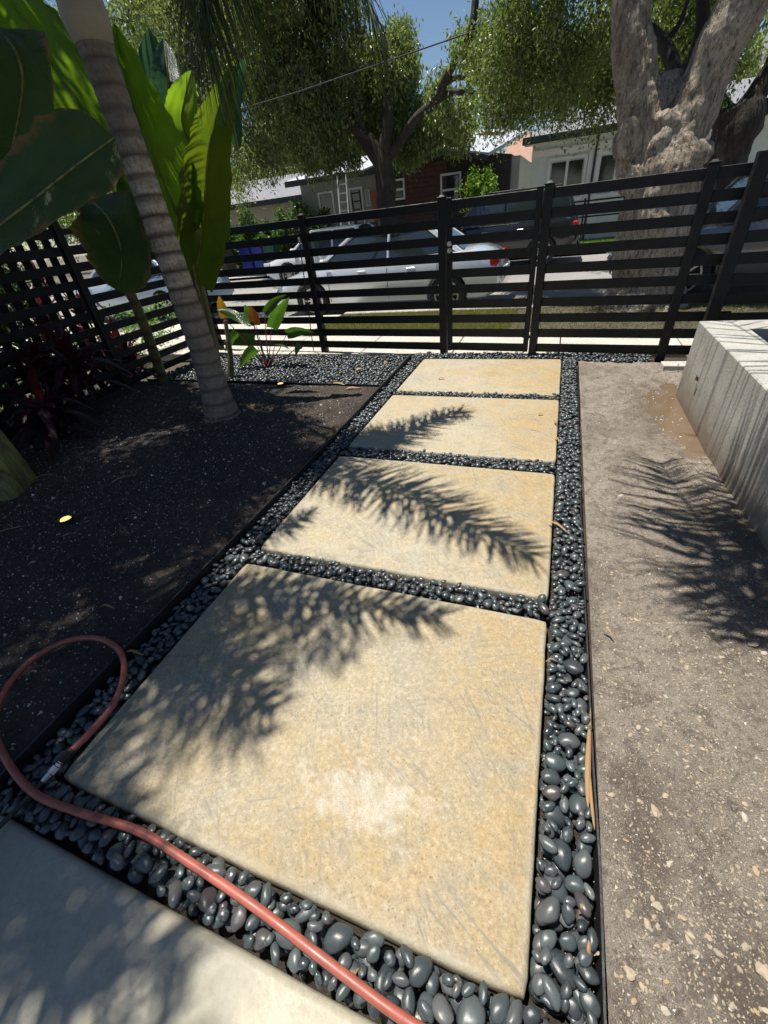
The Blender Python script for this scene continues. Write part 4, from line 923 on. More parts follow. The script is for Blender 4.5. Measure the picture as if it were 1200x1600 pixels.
gp_(-.6, 8, 6.64, 8.26, 16000, .045, -.036, 'grass', 'thin patchy grass with leaf litter on the verge under the big tree', .004)
gp_(-2, 6, 18.3, 21, 20000, .09, -.045, 'grass', 'sunlit green lawn in front of the white house', .012, 'leaf_bright')
def lit():
    return (random.uniform(-1.2, 4.5), random.uniform(6.5, 8.3), -.025)
scatter('leaf_litter', 1800, lit, lambda: random.uniform(.012, .03), M['litter'], 'brown leaf litter on the verge at the foot of the big tree', 'leaf litter', [(v * (1, .6, .15), f) for v, f in SH])

# ------------------------------------------------------------------ trees
def limb_mesh(chains, mat, name, parent, n=16, bumpy=.08, seed=0):
    mb = MB()
    for pts, rads in chains:
        P = catmull(pts, 10); N = len(P); R_ = []
        for i in range(N):
            k = i / (N - 1) * (len(rads) - 1); a = int(min(k, len(rads) - 2)); R_.append(rads[a] * (1 - (k - a)) + rads[a+1] * (k - a))
        b = len(mb.v); mb.tube(P, R_, n)
        for i in range(N):
            for q in range(n):
                v = Vector(mb.v[b + i * n + q]); d = v - P[i]; s_ = 1 + bumpy * noise.fractal(v * 2.2 + Vector((seed, 0, 0)), 1, 2, 3); mb.v[b + i * n + q] = tuple(P[i] + d * s_)
    return mb.build(name, mat, parent, smooth=True, angle=2)
def foliage(name, parent, blobs, n, size, mat, clump=.28, per=26, droop=.6, asp=.38, seed=0, shell=.55, twigs=90):
    r = np.random.default_rng(seed); nb_ = []
    for (c_, q_) in blobs:
        c_ = np.array(c_, dtype=float); q_ = np.array(q_, dtype=float)
        nb_.append((c_, q_ * .62))
        for _ in range(9):
            dv_ = r.normal(size=3); dv_ /= np.linalg.norm(dv_); k_ = r.uniform(.55, 1.0); nb_.append((c_ + dv_ * q_ * k_, q_ * r.uniform(.22, .42)))
    cen = blobs; blobs = nb_; vol = np.array([b[1][0] * b[1][1] * b[1][2] for b in blobs]) ** .8; vol /= vol.sum()
    nc = n // per; bi = r.choice(len(blobs), nc, p=vol); C_ = np.array([blobs[i][0] for i in bi], dtype=float); Rr = np.array([blobs[i][1] for i in bi], dtype=float)
    d = r.normal(size=(nc, 3)); d /= np.linalg.norm(d, axis=1)[:, None]; rad = shell + (1 - shell) * r.random(nc) ** .5; rad *= r.uniform(.82, 1.12, nc)
    cc = C_ + d * Rr * rad[:, None]
    if twigs:
        tw = MB(); R2 = random.Random(seed)
        for i_ in r.choice(nc, min(nc, twigs), replace=False):
            a_ = Vector(cc[i_]); b_ = min((Vector(c_) for c_, _q in cen), key=lambda v_: (v_ - a_).length); mdl = a_.lerp(b_, .5) + Vector((R2.uniform(-.15, .15), R2.uniform(-.15, .15), R2.uniform(.0, .25)))
            tw.tube([b_, mdl, a_, a_ + (a_ - mdl) * .25 - Vector((0, 0, .1))], [.022, .013, .007, .003], 4, False)
        tag(link('twigs', np_mesh('twigs', tw.v, tw.f, M['bark_dark']), parent), kind='stuff')
    p = np.repeat(cc, per, 0); m = len(p); g = r.normal(size=(m, 3)); 
    g[:, 2] -= np.abs(r.normal(size=m)) * droop; p = p + g * clump * np.array((.75, .75, .8 + droop * .4))
    ax = r.normal(size=(m, 3)) * .8; ax[:, 2] -= droop * 1.6; ax /= np.linalg.norm(ax, axis=1)[:, None]
    sd = np.cross(ax, r.normal(size=(m, 3))); sd /= np.linalg.norm(sd, axis=1)[:, None] + 1e-9; nn = np.cross(ax, sd)
    s_ = size * r.uniform(.6, 1.3, m)[:, None]
    V = np.empty((m, 4, 3)); V[:, 0] = p; V[:, 1] = p + ax * s_ * .5 + sd * s_ * asp * .5 + nn * s_ * .06; V[:, 2] = p + ax * s_; V[:, 3] = p + ax * s_ * .5 - sd * s_ * asp * .5 + nn * s_ * .06
    return link(name, np_mesh(name, V.reshape(-1, 3), np.arange(m * 4).reshape(-1, 4), mat), parent)

# big pale-barked tree on the verge
bt = empty('verge_tree', (0, 0, 0), 0, 'huge pale grey tree with knobbly forked trunk on the verge behind the right fence', 'tree')
Y0 = 8.25
tb0 = Vector((1.24, Y0, -.1))
trk = limb_mesh([([(1.26, Y0, -.15), (1.25, Y0, .25), (1.22, Y0, 1.0), (1.12, Y0, 1.7), (1.0, Y0, 2.25)], [.70, .50, .46, .46, .22]),
           ([(.95, Y0, 1.5), (.80, Y0, 2.1), (.55, Y0, 2.75), (.38, Y0, 3.5), (.33, Y0 + .1, 5.2), (.2, Y0 + .2, 7.5)], [.32, .27, .225, .195, .17, .13]),
           ([(1.15, Y0, 1.45), (1.28, Y0 + .05, 2.0), (1.40, Y0 + .05, 2.5), (1.60, Y0, 3.2), (1.98, Y0 - .1, 4.2), (2.6, Y0 - .3, 6.0)], [.32, .30, .27, .25, .22, .16]),
           ([(1.05, Y0 + .1, 1.6), (1.02, Y0 + .15, 2.3), (1.0, Y0 + .25, 2.62)], [.30, .22, .15])], M['bark_pale'], 'trunk', bt, 40, .16, 3)
limb_mesh([([W(1025, 150, 8.5), W(1052, 110, 8.7), W(1030, 60, 8.9), W(985, 20, 9)], [.11, .09, .07, .04]), ([W(1052, 120, 8.7), W(1080, 100, 8.9), W(1098, 40, 9), W(1095, -30, 9)], [.08, .08, .08, .06]),
           ([W(1035, 70, 8.9), W(1060, 40, 9), W(1075, 0, 9)], [.04, .03, .02])], M['bark_dark'], 'limb', bt, 12, .1, 5)
limb_mesh([([(2.0, 8.1, 4.3), (2.6, 7.4, 5.2), (2.9, 6.6, 5.9)], [.13, .1, .05])], M['bark_dark'], 'limb', bt, 12, .1, 5)
# knots and burls
kn = [(.62, Y0 - .26, 2.0, .16), (1.0, Y0 - .36, 1.95, .09), (1.42, Y0 - .26, 1.75, .15), (1.05, Y0 - .30, 2.15, .10), (.80, Y0 - .38, 1.60, .11), (1.28, Y0 - .38, 1.5, .10)]
bmk = bmesh.new()
for k, (x, y, z, r_) in enumerate(kn):
    mm = Matrix.Translation((x, y + r_ * .35, z)) @ Matrix.Rotation(k * .7, 4, 'Y') @ Matrix.Diagonal((1, .8, 1.5, 1))
    ret = bmesh.ops.create_icosphere(bmk, subdivisions=3, radius=r_, matrix=mm)
    for v in ret['verts']: v.co += (v.co - Vector((x, y, z))) * .25 * noise.noise(v.co * 6)
bmk.from_mesh(trk.data); me = bpy.data.meshes.new('trunk_raw'); bmk.to_mesh(me); bmk.free(); trk.data = me
md_ = trk.modifiers.new('r', 'REMESH'); md_.mode = 'VOXEL'; md_.voxel_size = .022
bpy.context.view_layer.update(); nm = bpy.data.meshes.new_from_object(trk.evaluated_get(bpy.context.evaluated_depsgraph_get())); trk.modifiers.clear()
bmk = bmesh.new(); bmk.from_mesh(nm)
for _ in range(3): bmesh.ops.smooth_vert(bmk, verts=bmk.verts, factor=.5, use_axis_x=True, use_axis_y=True, use_axis_z=True)
bmk.normal_update()
for v in bmk.verts:
    c_ = v.co; r1 = noise.fractal(Vector((c_.x * 5, c_.y * 5, c_.z * 1.8)), 1, 2, 3); r2 = 1 - abs(noise.noise(Vector((c_.x * 14, c_.y * 14, c_.z * 4)))) * 2; r3 = noise.noise(c_ * 28)
    v.co = c_ + v.normal * (.022 * r1 + .013 * r2 + .008 * r3)
for f_ in bmk.faces: f_.smooth = True
bmk.to_mesh(nm); bmk.free(); nm.materials.clear(); nm.materials.append(M['bark_pale']); trk.data = nm
foliage('crown', bt, [(W(815, 50, 10), (1.0, 1, .9)), (W(845, 115, 10.5), (1.0, .9, .6)), (W(785, 150, 11), (.6, .6, .5)), (W(930, 150, 11), (.5, .6, .4)), (W(860, 40, 10), (1.2, 1, .9)), (W(900, 120, 11), (1.1, .8, .8)), (W(1060, 60, 11), (1.3, .8, .9)), ((-.4, 9.0, 5.4), (1.2, 1.4, 1.0)), ((1.2, 9.2, 5.8), (2.2, 1.8, 1.3)), ((3.6, 8.8, 5.4), (1.8, 1.6, 1.2)), ((3.2, 9.6, 4.2), (1.0, .9, .7))], 165000, .062, M['leaf_oak'], .15, 60, .6, .45, 11)
# dark tree behind on the right
dt = empty('street_tree', (0, 0, 0), 0, 'dark trunked tree with forked limbs behind the big pale tree at the right edge', 'tree')
limb_mesh([([Vector((3.1, 13, -.1)), W(1128, 262, 13), W(1150, 200, 13), W(1150, 165, 13)], [.42, .42, .45, .4]), ([W(1150, 215, 13), W(1120, 165, 13), W(1092, 128, 13), W(1075, 70, 13)], [.3, .2, .15, .1]), ([W(1155, 190, 13), W(1185, 140, 13), W(1215, 90, 13), W(1240, 20, 13)], [.28, .2, .17, .14]), ([W(1170, 175, 13), W(1200, 165, 13), W(1240, 130, 13)], [.15, .13, .1])], M['bark_dark'], 'trunk', dt, 14, .15, 8)
foliage('crown', dt, [((2.6, 13.6, 5.2), (1.8, 1.5, 1.1)), ((1.2, 13.8, 4.4), (1.2, 1.2, .8)), ((4.8, 13.5, 6), (2, 1.6, 1.2)), ((2.1, 13.6, 4.1), (.9, .9, .6))], 22000, .12, M['leaf_oak'], .28, 28, .5, .45, 12)
# mid street tree
mt_ = empty('street_tree', (0, 0, 0), 0, 'dark trunked street tree with light green crown in front of the grey and brown house', 'tree')
limb_mesh([([Vector((-5.7, 16.0, -.1)), W(603, 330, 16), W(605, 290, 16), W(600, 250, 16), W(607, 190, 16), W(605, 120, 16), W(598, 60, 16)], [.36, .31, .30, .26, .17, .12, .06]), ([W(600, 262, 16), W(578, 225, 16), W(566, 212, 16), W(548, 195, 16), W(520, 183, 16), W(488, 188, 16)], [.25, .24, .2, .13, .1, .06]),
           ([W(568, 215, 16), W(558, 180, 16), W(548, 150, 16)], [.12, .08, .04]), ([W(606, 245, 16), W(625, 222, 16), W(650, 185, 15.6), W(680, 158, 15), W(700, 115, 14.5), W(735, 50, 14), W(745, -20, 14)], [.16, .14, .12, .12, .1, .09, .07]), ([W(680, 158, 15), W(705, 145, 14.8), W(735, 145, 14.6), W(760, 150, 14.5)], [.09, .07, .06, .04]), ([W(690, 135, 14.8), W(710, 122, 14.6), W(740, 122, 14.6)], [.07, .06, .04])], M['bark_dark'], 'trunk', mt_, 14, .12, 9)
foliage('crown', mt_, [(W(590, 110, 17), (1.6, 1.0, .9)), (W(640, 175, 16.8), (1.2, .9, .6)), (W(535, 140, 16.8), (1.1, .9, .8)), (W(560, 185, 17.4), (1.4, .7, .6)), (W(500, 200, 15.6), (1.0, .8, .5)), (W(495, 235, 15.4), (.8, .6, .35)), (W(660, 205, 17), (1.2, .7, .45)), (W(600, 75, 16.5), (.7, .7, .5)), (W(700, 195, 16.8), (.7, .6, .5)), (W(728, 165, 15.2), (.5, .4, .3)), (W(690, 130, 15.2), (.4, .4, .3)), (W(738, 60, 14.2), (.4, .4, .5)), (W(560, 95, 16.4), (.8, .7, .6)), (W(625, 225, 17.6), (.9, .5, .35)), (W(545, 245, 16.0), (.5, .4, .25))], 80000, .125, M['leaf_light'], .15, 60, .8, .36, 13)
# left drooping trees
lt = empty('street_tree', (0, 0, 0), 0, 'broad dark tree with drooping olive foliage left of the middle across the street', 'tree')
limb_mesh([([Vector((-13.6, 17.4, -.1)), Vector((-13.5, 17.4, 2.5)), Vector((-12.2, 17, 5)), Vector((-10.2, 16.6, 8))], [.4, .34, .3, .2]), ([Vector((-13.3, 17.3, 3)), Vector((-10.6, 16.4, 5.4)), Vector((-8.4, 16, 7))], [.22, .16, .1])], M['bark_dark'], 'trunk', lt, 14, .12, 10)
foliage('crown', lt, [(W(440, 60, 15), (2.3, 1.6, 1.6)), (W(370, 130, 15.5), (2.0, 1.6, 1.6)), (W(470, 170, 15), (1.4, 1.2, 1.2)), (W(400, 235, 17.5), (2.2, 1.0, .9)), (W(475, 30, 15), (.9, 1.0, 1.1)), (W(420, -60, 14.5), (2.6, 1.8, 1.2)), (W(395, 30, 16), (1.8, 1.5, 1.5)), (W(300, 60, 16), (2, 1.5, 2)), (W(445, 120, 16.5), (1.8, 1.3, 1.6)), (W(440, 215, 19), (1.6, .8, .5))], 120000, .125, M['leaf_olive'], .17, 60, .75, .34, 14, .4)
yb_ = empty('shrub_tree', (0, 0, 0), 0, 'yellow green bushy tree glimpsed between the palm trunk and the paddle leaves', 'tree')
limb_mesh([([Vector((-9.5, 9.8, -.1)), Vector((-9.4, 9.8, 2)), Vector((-9.2, 9.8, 4))], [.12, .1, .06])], M['bark_dark'], 'trunk', yb_, 8)
foliage('crown', yb_, [(W(205, 35, 9.5), (1.0, .9, 1.1)), (W(130, 110, 9), (1.0, .8, 1.0)), (W(90, 230, 8.5), (.9, .8, 1.0)), (W(20, 120, 8.5), (1.2, 1, 1.6)), (W(330, 225, 11.5), (1.1, .6, .9)), (W(350, 285, 12), (.5, .4, .5))], 26000, .085, M['leaf_light'], .2, 26, .6, .36, 15)
# far wall of trees
for k, (x, y, h_, r_) in enumerate(((-26, 34, 7, 4.5), (-19, 33, 8, 4.5), (-13.5, 31, 8, 4), (-8.6, 33, 7.0, 3.6), (-4.5, 36, 4.6, 3.2), (3, 33, 8.5, 4.2), (9, 32, 8, 4.5), (15, 34, 8, 4.5), (-34, 30, 7, 5), (-22, 22, 6, 3.2))):
    o = empty('background_tree', (x, y, 0), 0, ['dense dark tree in the far row behind the houses, leftmost but two', 'second dense tree of the far row from the left, above the grey garage roof', 'tall dark tree of the far row above the left end of the grey house', 'far row tree directly behind the street tree crown', 'lower far row tree right of the gap of blue sky', 'far row tree behind the left end of the white house', 'far row tree behind the white house and the big pale trunk', 'rightmost tree of the far row', 'leftmost tree of the far row, hidden by paddle leaves', 'nearer dark tree left of the grey garage'][k], 'tree', 'trees in a row behind the houses')
    limb_mesh([([(0, 0, -.1), (.1, 0, h_ * .3), (0, 0, h_ * .7)], [.35, .3, .15])], M['bark_dark'], 'trunk', o, 8)
    foliage('crown', o, [((0, 0, h_ * .62), (r_, r_ * .7, h_ * .36)), ((-r_ * .5, -1, h_ * .45), (r_ * .6, r_ * .5, h_ * .28)), ((r_ * .5, -1, h_ * .42), (r_ * .6, r_ * .5, h_ * .28))], 16000, .24, M['leaf_olive'] if k % 2 else M['leaf_oak'], .5, 24, .6, .45, 20 + k, .45, 0)
# unseen tree added beyond the left fence; its crown keeps the bed dark
stt = empty('added_shade_tree', (-7.4, 1.0, 0), 0, 'added dense tree beyond the left fence, its unseen crown shading the bed', 'tree')
limb_mesh([([(0, 0, -.1), (.2, 0, 2.5), (.9, -.1, 5.0), (1.6, 0, 6.4)], [.3, .25, .2, .12])], M['bark_dark'], 'trunk', stt, 12)
foliage('crown', stt, [((1.7, .3, 6.6), (1.9, 2.0, .9)), ((2.4, -.6, 6.5), (1.9, 1.3, .8)), ((1.2, 2.2, 6.4), (1.6, 1.3, .8)), ((3.2, -1.6, 6.4), (1.5, 1.1, .7)), ((3.05, .5, 6.5), (1.0, 1.5, .6)), ((3.2, 1.9, 6.5), (.9, .9, .6))], 60000, .13, M['leaf_oak'], .26, 26, .4, .5, 40, .3)

# hedges and shrubs
def hedge(name, label, blobs, n, size, mat, seed, cat='hedge'):
    o = empty(name, (0, 0, 0), 0, label, cat); foliage('foliage', o, blobs, n, size, mat, .12, 20, .1, .5, seed, .75, 0)
    return o
hedge('hedge', 'clipped green hedge in front of the grey roofed garage', [((-15.4 + 1.15 * k, 20.6, 1.0), (.85, .6, 1.22)) for k in range(5)], 42000, .125, M['leaf_hedge'], 51)
hedge('bush', 'bright yellow green bush against the dark brown house', [((-3.3, 20, 1.6), (.62, .5, .75)), ((-3.45, 20, 2.15), (.4, .35, .45)), ((-3.0, 20.0, 1.9), (.45, .35, .5))], 4500, .11, M['leaf_bright'], 52, 'bush')
hedge('hedge', 'added dense dark hedge directly beyond the left slat fence, dimming its gaps', [((-6.5 + .2 * (k % 2), -.6 + .8 * k, 1.25), (.65, .7, 1.35)) for k in range(6)], 34000, .07, M['leaf_hedge'], 54)  # hedge added to darken what shows between the slats
hedge('shrub', 'low green shrub beyond the left slat fence at ground level', [((-6.4, 5.6, .35), (.4, .5, .4)), ((-6.6, 4.6, .3), (.4, .5, .3)), ((-6.9, 3.3, .3), (.4, .6, .3))], 3000, .06, M['leaf_bright'], 53, 'bush')
# ------------------------------------------------------------------ houses
def window(parent, x0, x1, z0, z1, y, cols=1, rows=1, mat='trim_white', fw=.07):
    f_ = MB(); f_.bx(x0 - fw, x1 + fw, y - .05, y + .02, z1, z1 + fw).bx(x0 - fw, x1 + fw, y - .06, y + .02, z0 - fw, z0).bx(x0 - fw, x0, y - .05, y + .02, z0, z1).bx(x1, x1 + fw, y - .05, y + .02, z0, z1)
    for k in range(1, cols): xm = x0 + (x1 - x0) * k / cols; f_.bx(xm - fw/2, xm + fw/2, y - .045, y + .02, z0, z1)
    for k in range(1, rows): zm = z0 + (z1 - z0) * k / rows; f_.bx(x0, x1, y - .045, y + .02, zm - fw/2, zm + fw/2)
    w = f_.build('window', M[mat], parent)
    for i in range(cols):
        for j in range(rows): 
            MB().bx(x0 + (x1-x0)*i/cols + fw*.52, x0 + (x1-x0)*(i+1)/cols - fw*.52, y - .016, y - .004, z0 + (z1-z0)*j/rows + fw*.52, z0 + (z1-z0)*(j+1)/rows - fw*.52).build('pane', M['pane'], w)
    return w
HY = 21.0
ha = empty('house', (0, 0, 0), 0, 'low grey stucco house wing with pale roof joined to a dark brown gabled part', 'house')
MB().bx(-11.35, -7.6, HY, HY + 7, -.1, 2.95).build('wall', M['grey_wall'], ha)
MB().bx(-7.6, -2.2, HY - .4, HY + 7, -.1, 2.86).prism([(-7.6, HY - .4, 2.861), (-2.2, HY - .4, 2.861), (-5.4, HY - .4, 3.38)], (0, 7.4, 0)).build('wall', M['dark_brown'], ha)
sd = MB()
for k in range(18): sd.bx(-6.35, -4.62, HY - .44, HY - .402, .3 + k * .15, .3 + k * .15 + .135)
tag(sd.build('siding', M['redwood'], ha), 'red brown horizontal board siding', kind=None)
MB().bx(-2.2, -1.9, HY - .2, HY + 7, -.1, 2.8).build('wall', M['grey_wall'], ha)
def quadslab(a, b, c, d, th, name, mat, parent): MB().prism([a, b, c, d], (0, 0, th)).build(name, mat, parent)
quadslab((-11.75, HY - .6, 2.95), (-7.3, HY - .6, 2.95), (-7.3, HY + 3.5, 3.75), (-10.4, HY + 3.5, 3.75), .12, 'roof', M['roof_pale'], ha)
MB().bx(-11.75, -7.3, HY - .63, HY - .602, 2.86, 3.07).build('fascia', M['fascia'], ha)
quadslab((-5.5, HY - 1.0, 3.38), (-2.95, HY - 1.0, 2.86), (-2.0, HY + 3.4, 3.70), (-5.0, HY + 3.4, 4.15), .10, 'roof', M['roof_pale'], ha)
quadslab((-8.0, HY - 1.0, 2.92), (-5.5, HY - 1.0, 3.38), (-5.0, HY + 3.4, 4.15), (-7.9, HY + 3.4, 3.7), .10, 'roof', M['roof_pale'], ha)
MB().prism([(-5.5, HY - 1.03, 3.26), (-2.95, HY - 1.03, 2.74), (-2.95, HY - 1.03, 2.90), (-5.5, HY - 1.03, 3.42)], (0, .03, 0)).build('fascia', M['fascia'], ha)
MB().prism([(-8.0, HY - 1.03, 2.80), (-5.5, HY - 1.03, 3.26), (-5.5, HY - 1.03, 3.42), (-8.0, HY - 1.03, 2.96)], (0, .03, 0)).build('fascia', M['fascia'], ha)
window(ha, -10.45, -9.85, 1.45, 2.5, HY - .01, 1, 1); window(ha, -8.95, -8.45, 1.2, 2.5, HY - .01); window(ha, -8.22, -8.07, 1.9, 2.4, HY - .01, fw=.03)
window(ha, -7.05, -6.42, 2.0, 2.55, HY - .41, 1, 2); window(ha, -4.8, -4.12, 1.6, 2.5, HY - .41, 1, 2)
dr = MB().bx(-7.98, -7.66, HY - .04, HY - .01, .1, 2.35).build('door', M['orange_door'], ha); MB().bx(-7.72, -7.69, HY - .07, HY - .041, 1.15, 1.2).build('handle', M['steel'], dr)
pr = empty('porch_railing', (-10.6, 19.6, 0), 0, 'low dark rail fence in front of the grey and brown house', 'fence')
for z in (1.25, 1.55, .9): link('rail', MB().box((2.9, 0, z), (8.2, .04, .08)).mesh('rail', M['dark_brown']), pr)
pmz = MB().box((0, .05, .8), (.08, .06, 1.6)).mesh('post', M['dark_brown'])
for k in range(8): link('post', pmz, pr, (-1.1 + k * 1.14, 0, 0))
ld = empty('ladder', (-9.0, 20.1, 0), 0, 'white aluminium ladder leaning against the grey house eave', 'ladder')
for s_ in (-1, 1): MB().tube([(s_ * .2, -.15, 0), (s_ * .2, .28, 3.0)], .035, 6).build('side_rail', M['trim_white'], ld)
for k in range(9): 
    u = (k + 1) / 10; link('rung', MB().box((0, 0, 0), (.38, .05, .05)).mesh('rung', M['trim_white']), ld, (0, -.15 + .43 * u, 3.0 * u))
for k, (x, y, z, sx, mm_, lb) in enumerate(((-5.1, 21.7, 3.66, .5, 'trim_white', 'white sheet bundle on the brown house roof'), (-4.5, 22.0, 3.70, .6, 'tarp_blue', 'blue tarp bundle on the brown house roof'), (-3.6, 22.9, 3.72, .7, 'tarp_red', 'red tarp bundle on the right of the brown house roof'), (-10.3, 22.2, 3.50, .5, 'trim_white', 'white bundle on the grey wing roof'))):
    V, F = shard(90 + k, 3); o = link('roof_bundle', np_mesh('roof_bundle', V * (sx * .8, .35, .2), F, M[mm_], True), None, (x, y, z)); tag(o, lb, 'bundle', 'roofing bundles left on the roofs')
# garage left
hg = empty('garage', (0, 0, 0), 0, 'long low garage with grey shingle roof left of the grey house', 'garage')
MB().bx(-19, -12.4, 24, 29, -.1, 2.62).build('wall', M['cream_wall'], hg)
quadslab((-19.6, 23.4, 2.6), (-12.0, 23.4, 2.6), (-12.0, 27, 3.75), (-19.0, 27, 3.75), .1, 'roof', M['roof_grey'], hg); MB().bx(-19.6, -12, 23.37, 23.398, 2.48, 2.71).build('fascia', M['fascia'], hg)
# tan roof house
hb_ = empty('house', (0, 0, 0), 0, 'small distant house with tan shingle roof between the brown and the white house', 'house')
MB().bx(-3.6, .5, 30, 34, -.1, 2.9).build('wall', M['white_wall'], hb_); quadslab((-3.9, 29.5, 2.85), (.8, 29.5, 2.85), (.5, 32.5, 4.3), (-3.4, 32.5, 4.3), .1, 'roof', M['roof_tan'], hb_)
# white house
hw = empty('house', (0, 0, 0), 0, 'white bungalow with dark eave and two sliding windows behind the big pale tree', 'house')
WY = 20.3
MB().bx(-1.45, 6.6, WY, WY + 8, -.1, 3.05).build('wall', M['white_wall'], hw)
quadslab((-1.75, WY - .7, 3.05), (7.0, WY - .7, 3.05), (6.6, WY + 4, 4.1), (.1, WY + 4, 4.1), .08, 'roof', M['roof_grey'], hw)
MB().bx(-1.75, 7.0, WY - .74, WY - .702, 2.96, 3.16).build('gutter', M['fascia'], hw); MB().bx(-1.7, 6.9, WY - .70, WY - .002, 2.96, 3.04).build('soffit', M['white_wall'], hw)
MB().bx(-1.45, 6.6, WY - .09, WY - .002, 2.62, 2.80).build('lintel_trim', M['trim_white'], hw)
for x0 in (-.78, .82): window(hw, x0, x0 + 1.12, 1.35, 2.45, WY - .01, 2, 1, fw=.09)
for x in (.45, .70): MB().bx(x, x + .16, WY - .08, WY - .002, -.1, 2.61).build('pilaster', M['trim_white'], hw)
MB().tube([(.65, WY - .6, 2.95), (.65, WY - .12, 2.6), (.65, WY - .12, 0)], .035, 8).build('downspout', M['fascia'], hw)
h2 = empty('building', (0, 0, 0), 0, 'tall pale lavender grey building far behind the trees at the upper right', 'building')
MB().bx(7.4, 13, 26, 32, -.1, 7.4).build('wall', M['lav_wall'], h2); MB().bx(7.2, 13.2, 25.8, 32.2, 7.4, 7.6).build('roof', M['roof_grey'], h2)
for x in (8.2, 10.4): window(h2, x, x + 1.2, 4.6, 5.8, 25.99, 2, 1)
cp = empty('carport', (0, 0, 0), 0, 'white slatted carport roof at the far right edge', 'carport')
for k in range(9): link('roof_panel', MB().box((0, 0, 0), (.34, 3.4, .05)).mesh('roof_panel', M['trim_white']), cp, (4.7 + .38 * k, 17.0, 3.05), (.08, 0, 0))
for x in (4.7, 7.6): link('post', MB().box((x, 15.6, 1.4), (.1, .1, 3.0)).mesh('post', M['trim_white']), cp)
# low fence in front of the white house
lf = empty('picket_fence', (0, 18.8, 0), 0, 'low black horizontal rail fence with lawn behind it by the white house', 'fence')
for z in (.55, .78, 1.0, 1.22): link('rail', MB().box((2.3, 0, z), (6.0, .03, .05)).mesh('rail', M['black_metal']), lf)
for k in range(6): link('post', MB().box((-.7 + 1.2 * k, .03, .65), (.06, .06, 1.3)).mesh('post', M['black_metal']), lf)
# bins, mailbox, trailer left
for k, (x, mt__, lb) in enumerate(((-13.1, 'bin_blue', 'blue wheeled bin at the kerb, left of two blue bins'), (-12.45, 'bin_blue', 'blue wheeled bin at the kerb, right of two blue bins'), (-11.85, 'bin_green', 'dark green wheeled bin beside the blue bins'))):
    o = empty('wheelie_bin', (x, 18.4, 0), 0, lb, 'bin', 'wheeled bins at the far kerb'); MB().box((0, 0, .53), (.5, .5, .95), taper=1.12).build('bin_body', M[mt__], o, bevel=.02); MB().box((0, 0, 1.05), (.6, .62, .07)).build('lid', M[mt__], o, bevel=.015)
    for s_ in (-1, 1): MB().tube([(s_ * .24 - .03, .2, .1), (s_ * .24 + .03, .2, .1)], .1, 12).build('wheel', M['tyre'], o)
ac = empty('utility_box', (-15.0, 17.5, 0), 0, 'white louvred utility box at the far kerb left of the bins', 'utility box')
MB().box((0, 0, .6), (1.0, .7, 1.2)).build('cabinet', M['trim_white'], ac, bevel=.02)
for k in range(5): MB().box((0, -.36, .3 + .17 * k), (.8, .02, .05)).build('louvre', M['fascia'], ac)
# overhead cable
cb_ = MB(); A = W(250, 208, 12); B = W(760, 42, 12); dd = (B - A)
cb_.tube([A - dd * 1.5 + Vector((0, 0, 1.2)), A - dd * .5 + Vector((0, 0, .2)), A, A + dd * .5 - Vector((0, 0, .06)), B, B + dd * 1.0 + Vector((0, 0, .4))], .012, 6); tag(cb_.build('power_cable', M['rubber']), 'black overhead cable slanting across the trees', 'cable')

# ------------------------------------------------------------------ cars
def wheel_obj(parent, x, y, r, w, side):
    e = empty('wheel', (x, y, r)); e.parent = parent; e.location = (x, y, r)
    me = MB(); pr_ = [(-w/2, r * .66), (-w/2, r * .93), (-w * .38, r), (w * .38, r), (w/2, r * .93), (w/2, r * .66)]
    n = 32
    for (yy, rr) in pr_:
        for k in range(n): me.v.append((rr * math.cos(2*PI*k/n), yy, rr * math.sin(2*PI*k/n)))
    for l in range(5):
        for k in range(n): a = l*n + k; b = l*n + (k+1) % n; me.f.append((a, b, b+n, a+n))
    me.build('tyre', M['tyre'], e, smooth=True)
    rm = MB(); yo = side * w * .42
    rm.tube([(0, side * w * .1, 0), (0, side * w * .13, 0)], r * .64, 24)
    o = rm.build('hub_back', M['plastic_black'], e)
    rb = MB()
    for k in range(10):
        a = 2*PI*k/10; rb.box((r * .36 * math.cos(a), yo * .8, r * .36 * math.sin(a)), (r * .58, .03, r * .09), Matrix.Rotation(-a, 3, 'Y'))
    rb.tube([(0, yo * .6, 0), (0, yo, 0)], r * .14, 12)
    for k in range(24):
        a0, a1 = 2*PI*k/24, 2*PI*(k+1)/24
        c_ = ((math.cos(a0) + math.cos(a1))/2 * r * .66, yo * .9, (math.sin(a0) + math.sin(a1))/2 * r * .66); rb.box(c_, (.03, w * .3, r * .18), Matrix.Rotation(-(a0+a1)/2, 3, 'Y'))
    rb.build('rim', M['rim'], e)
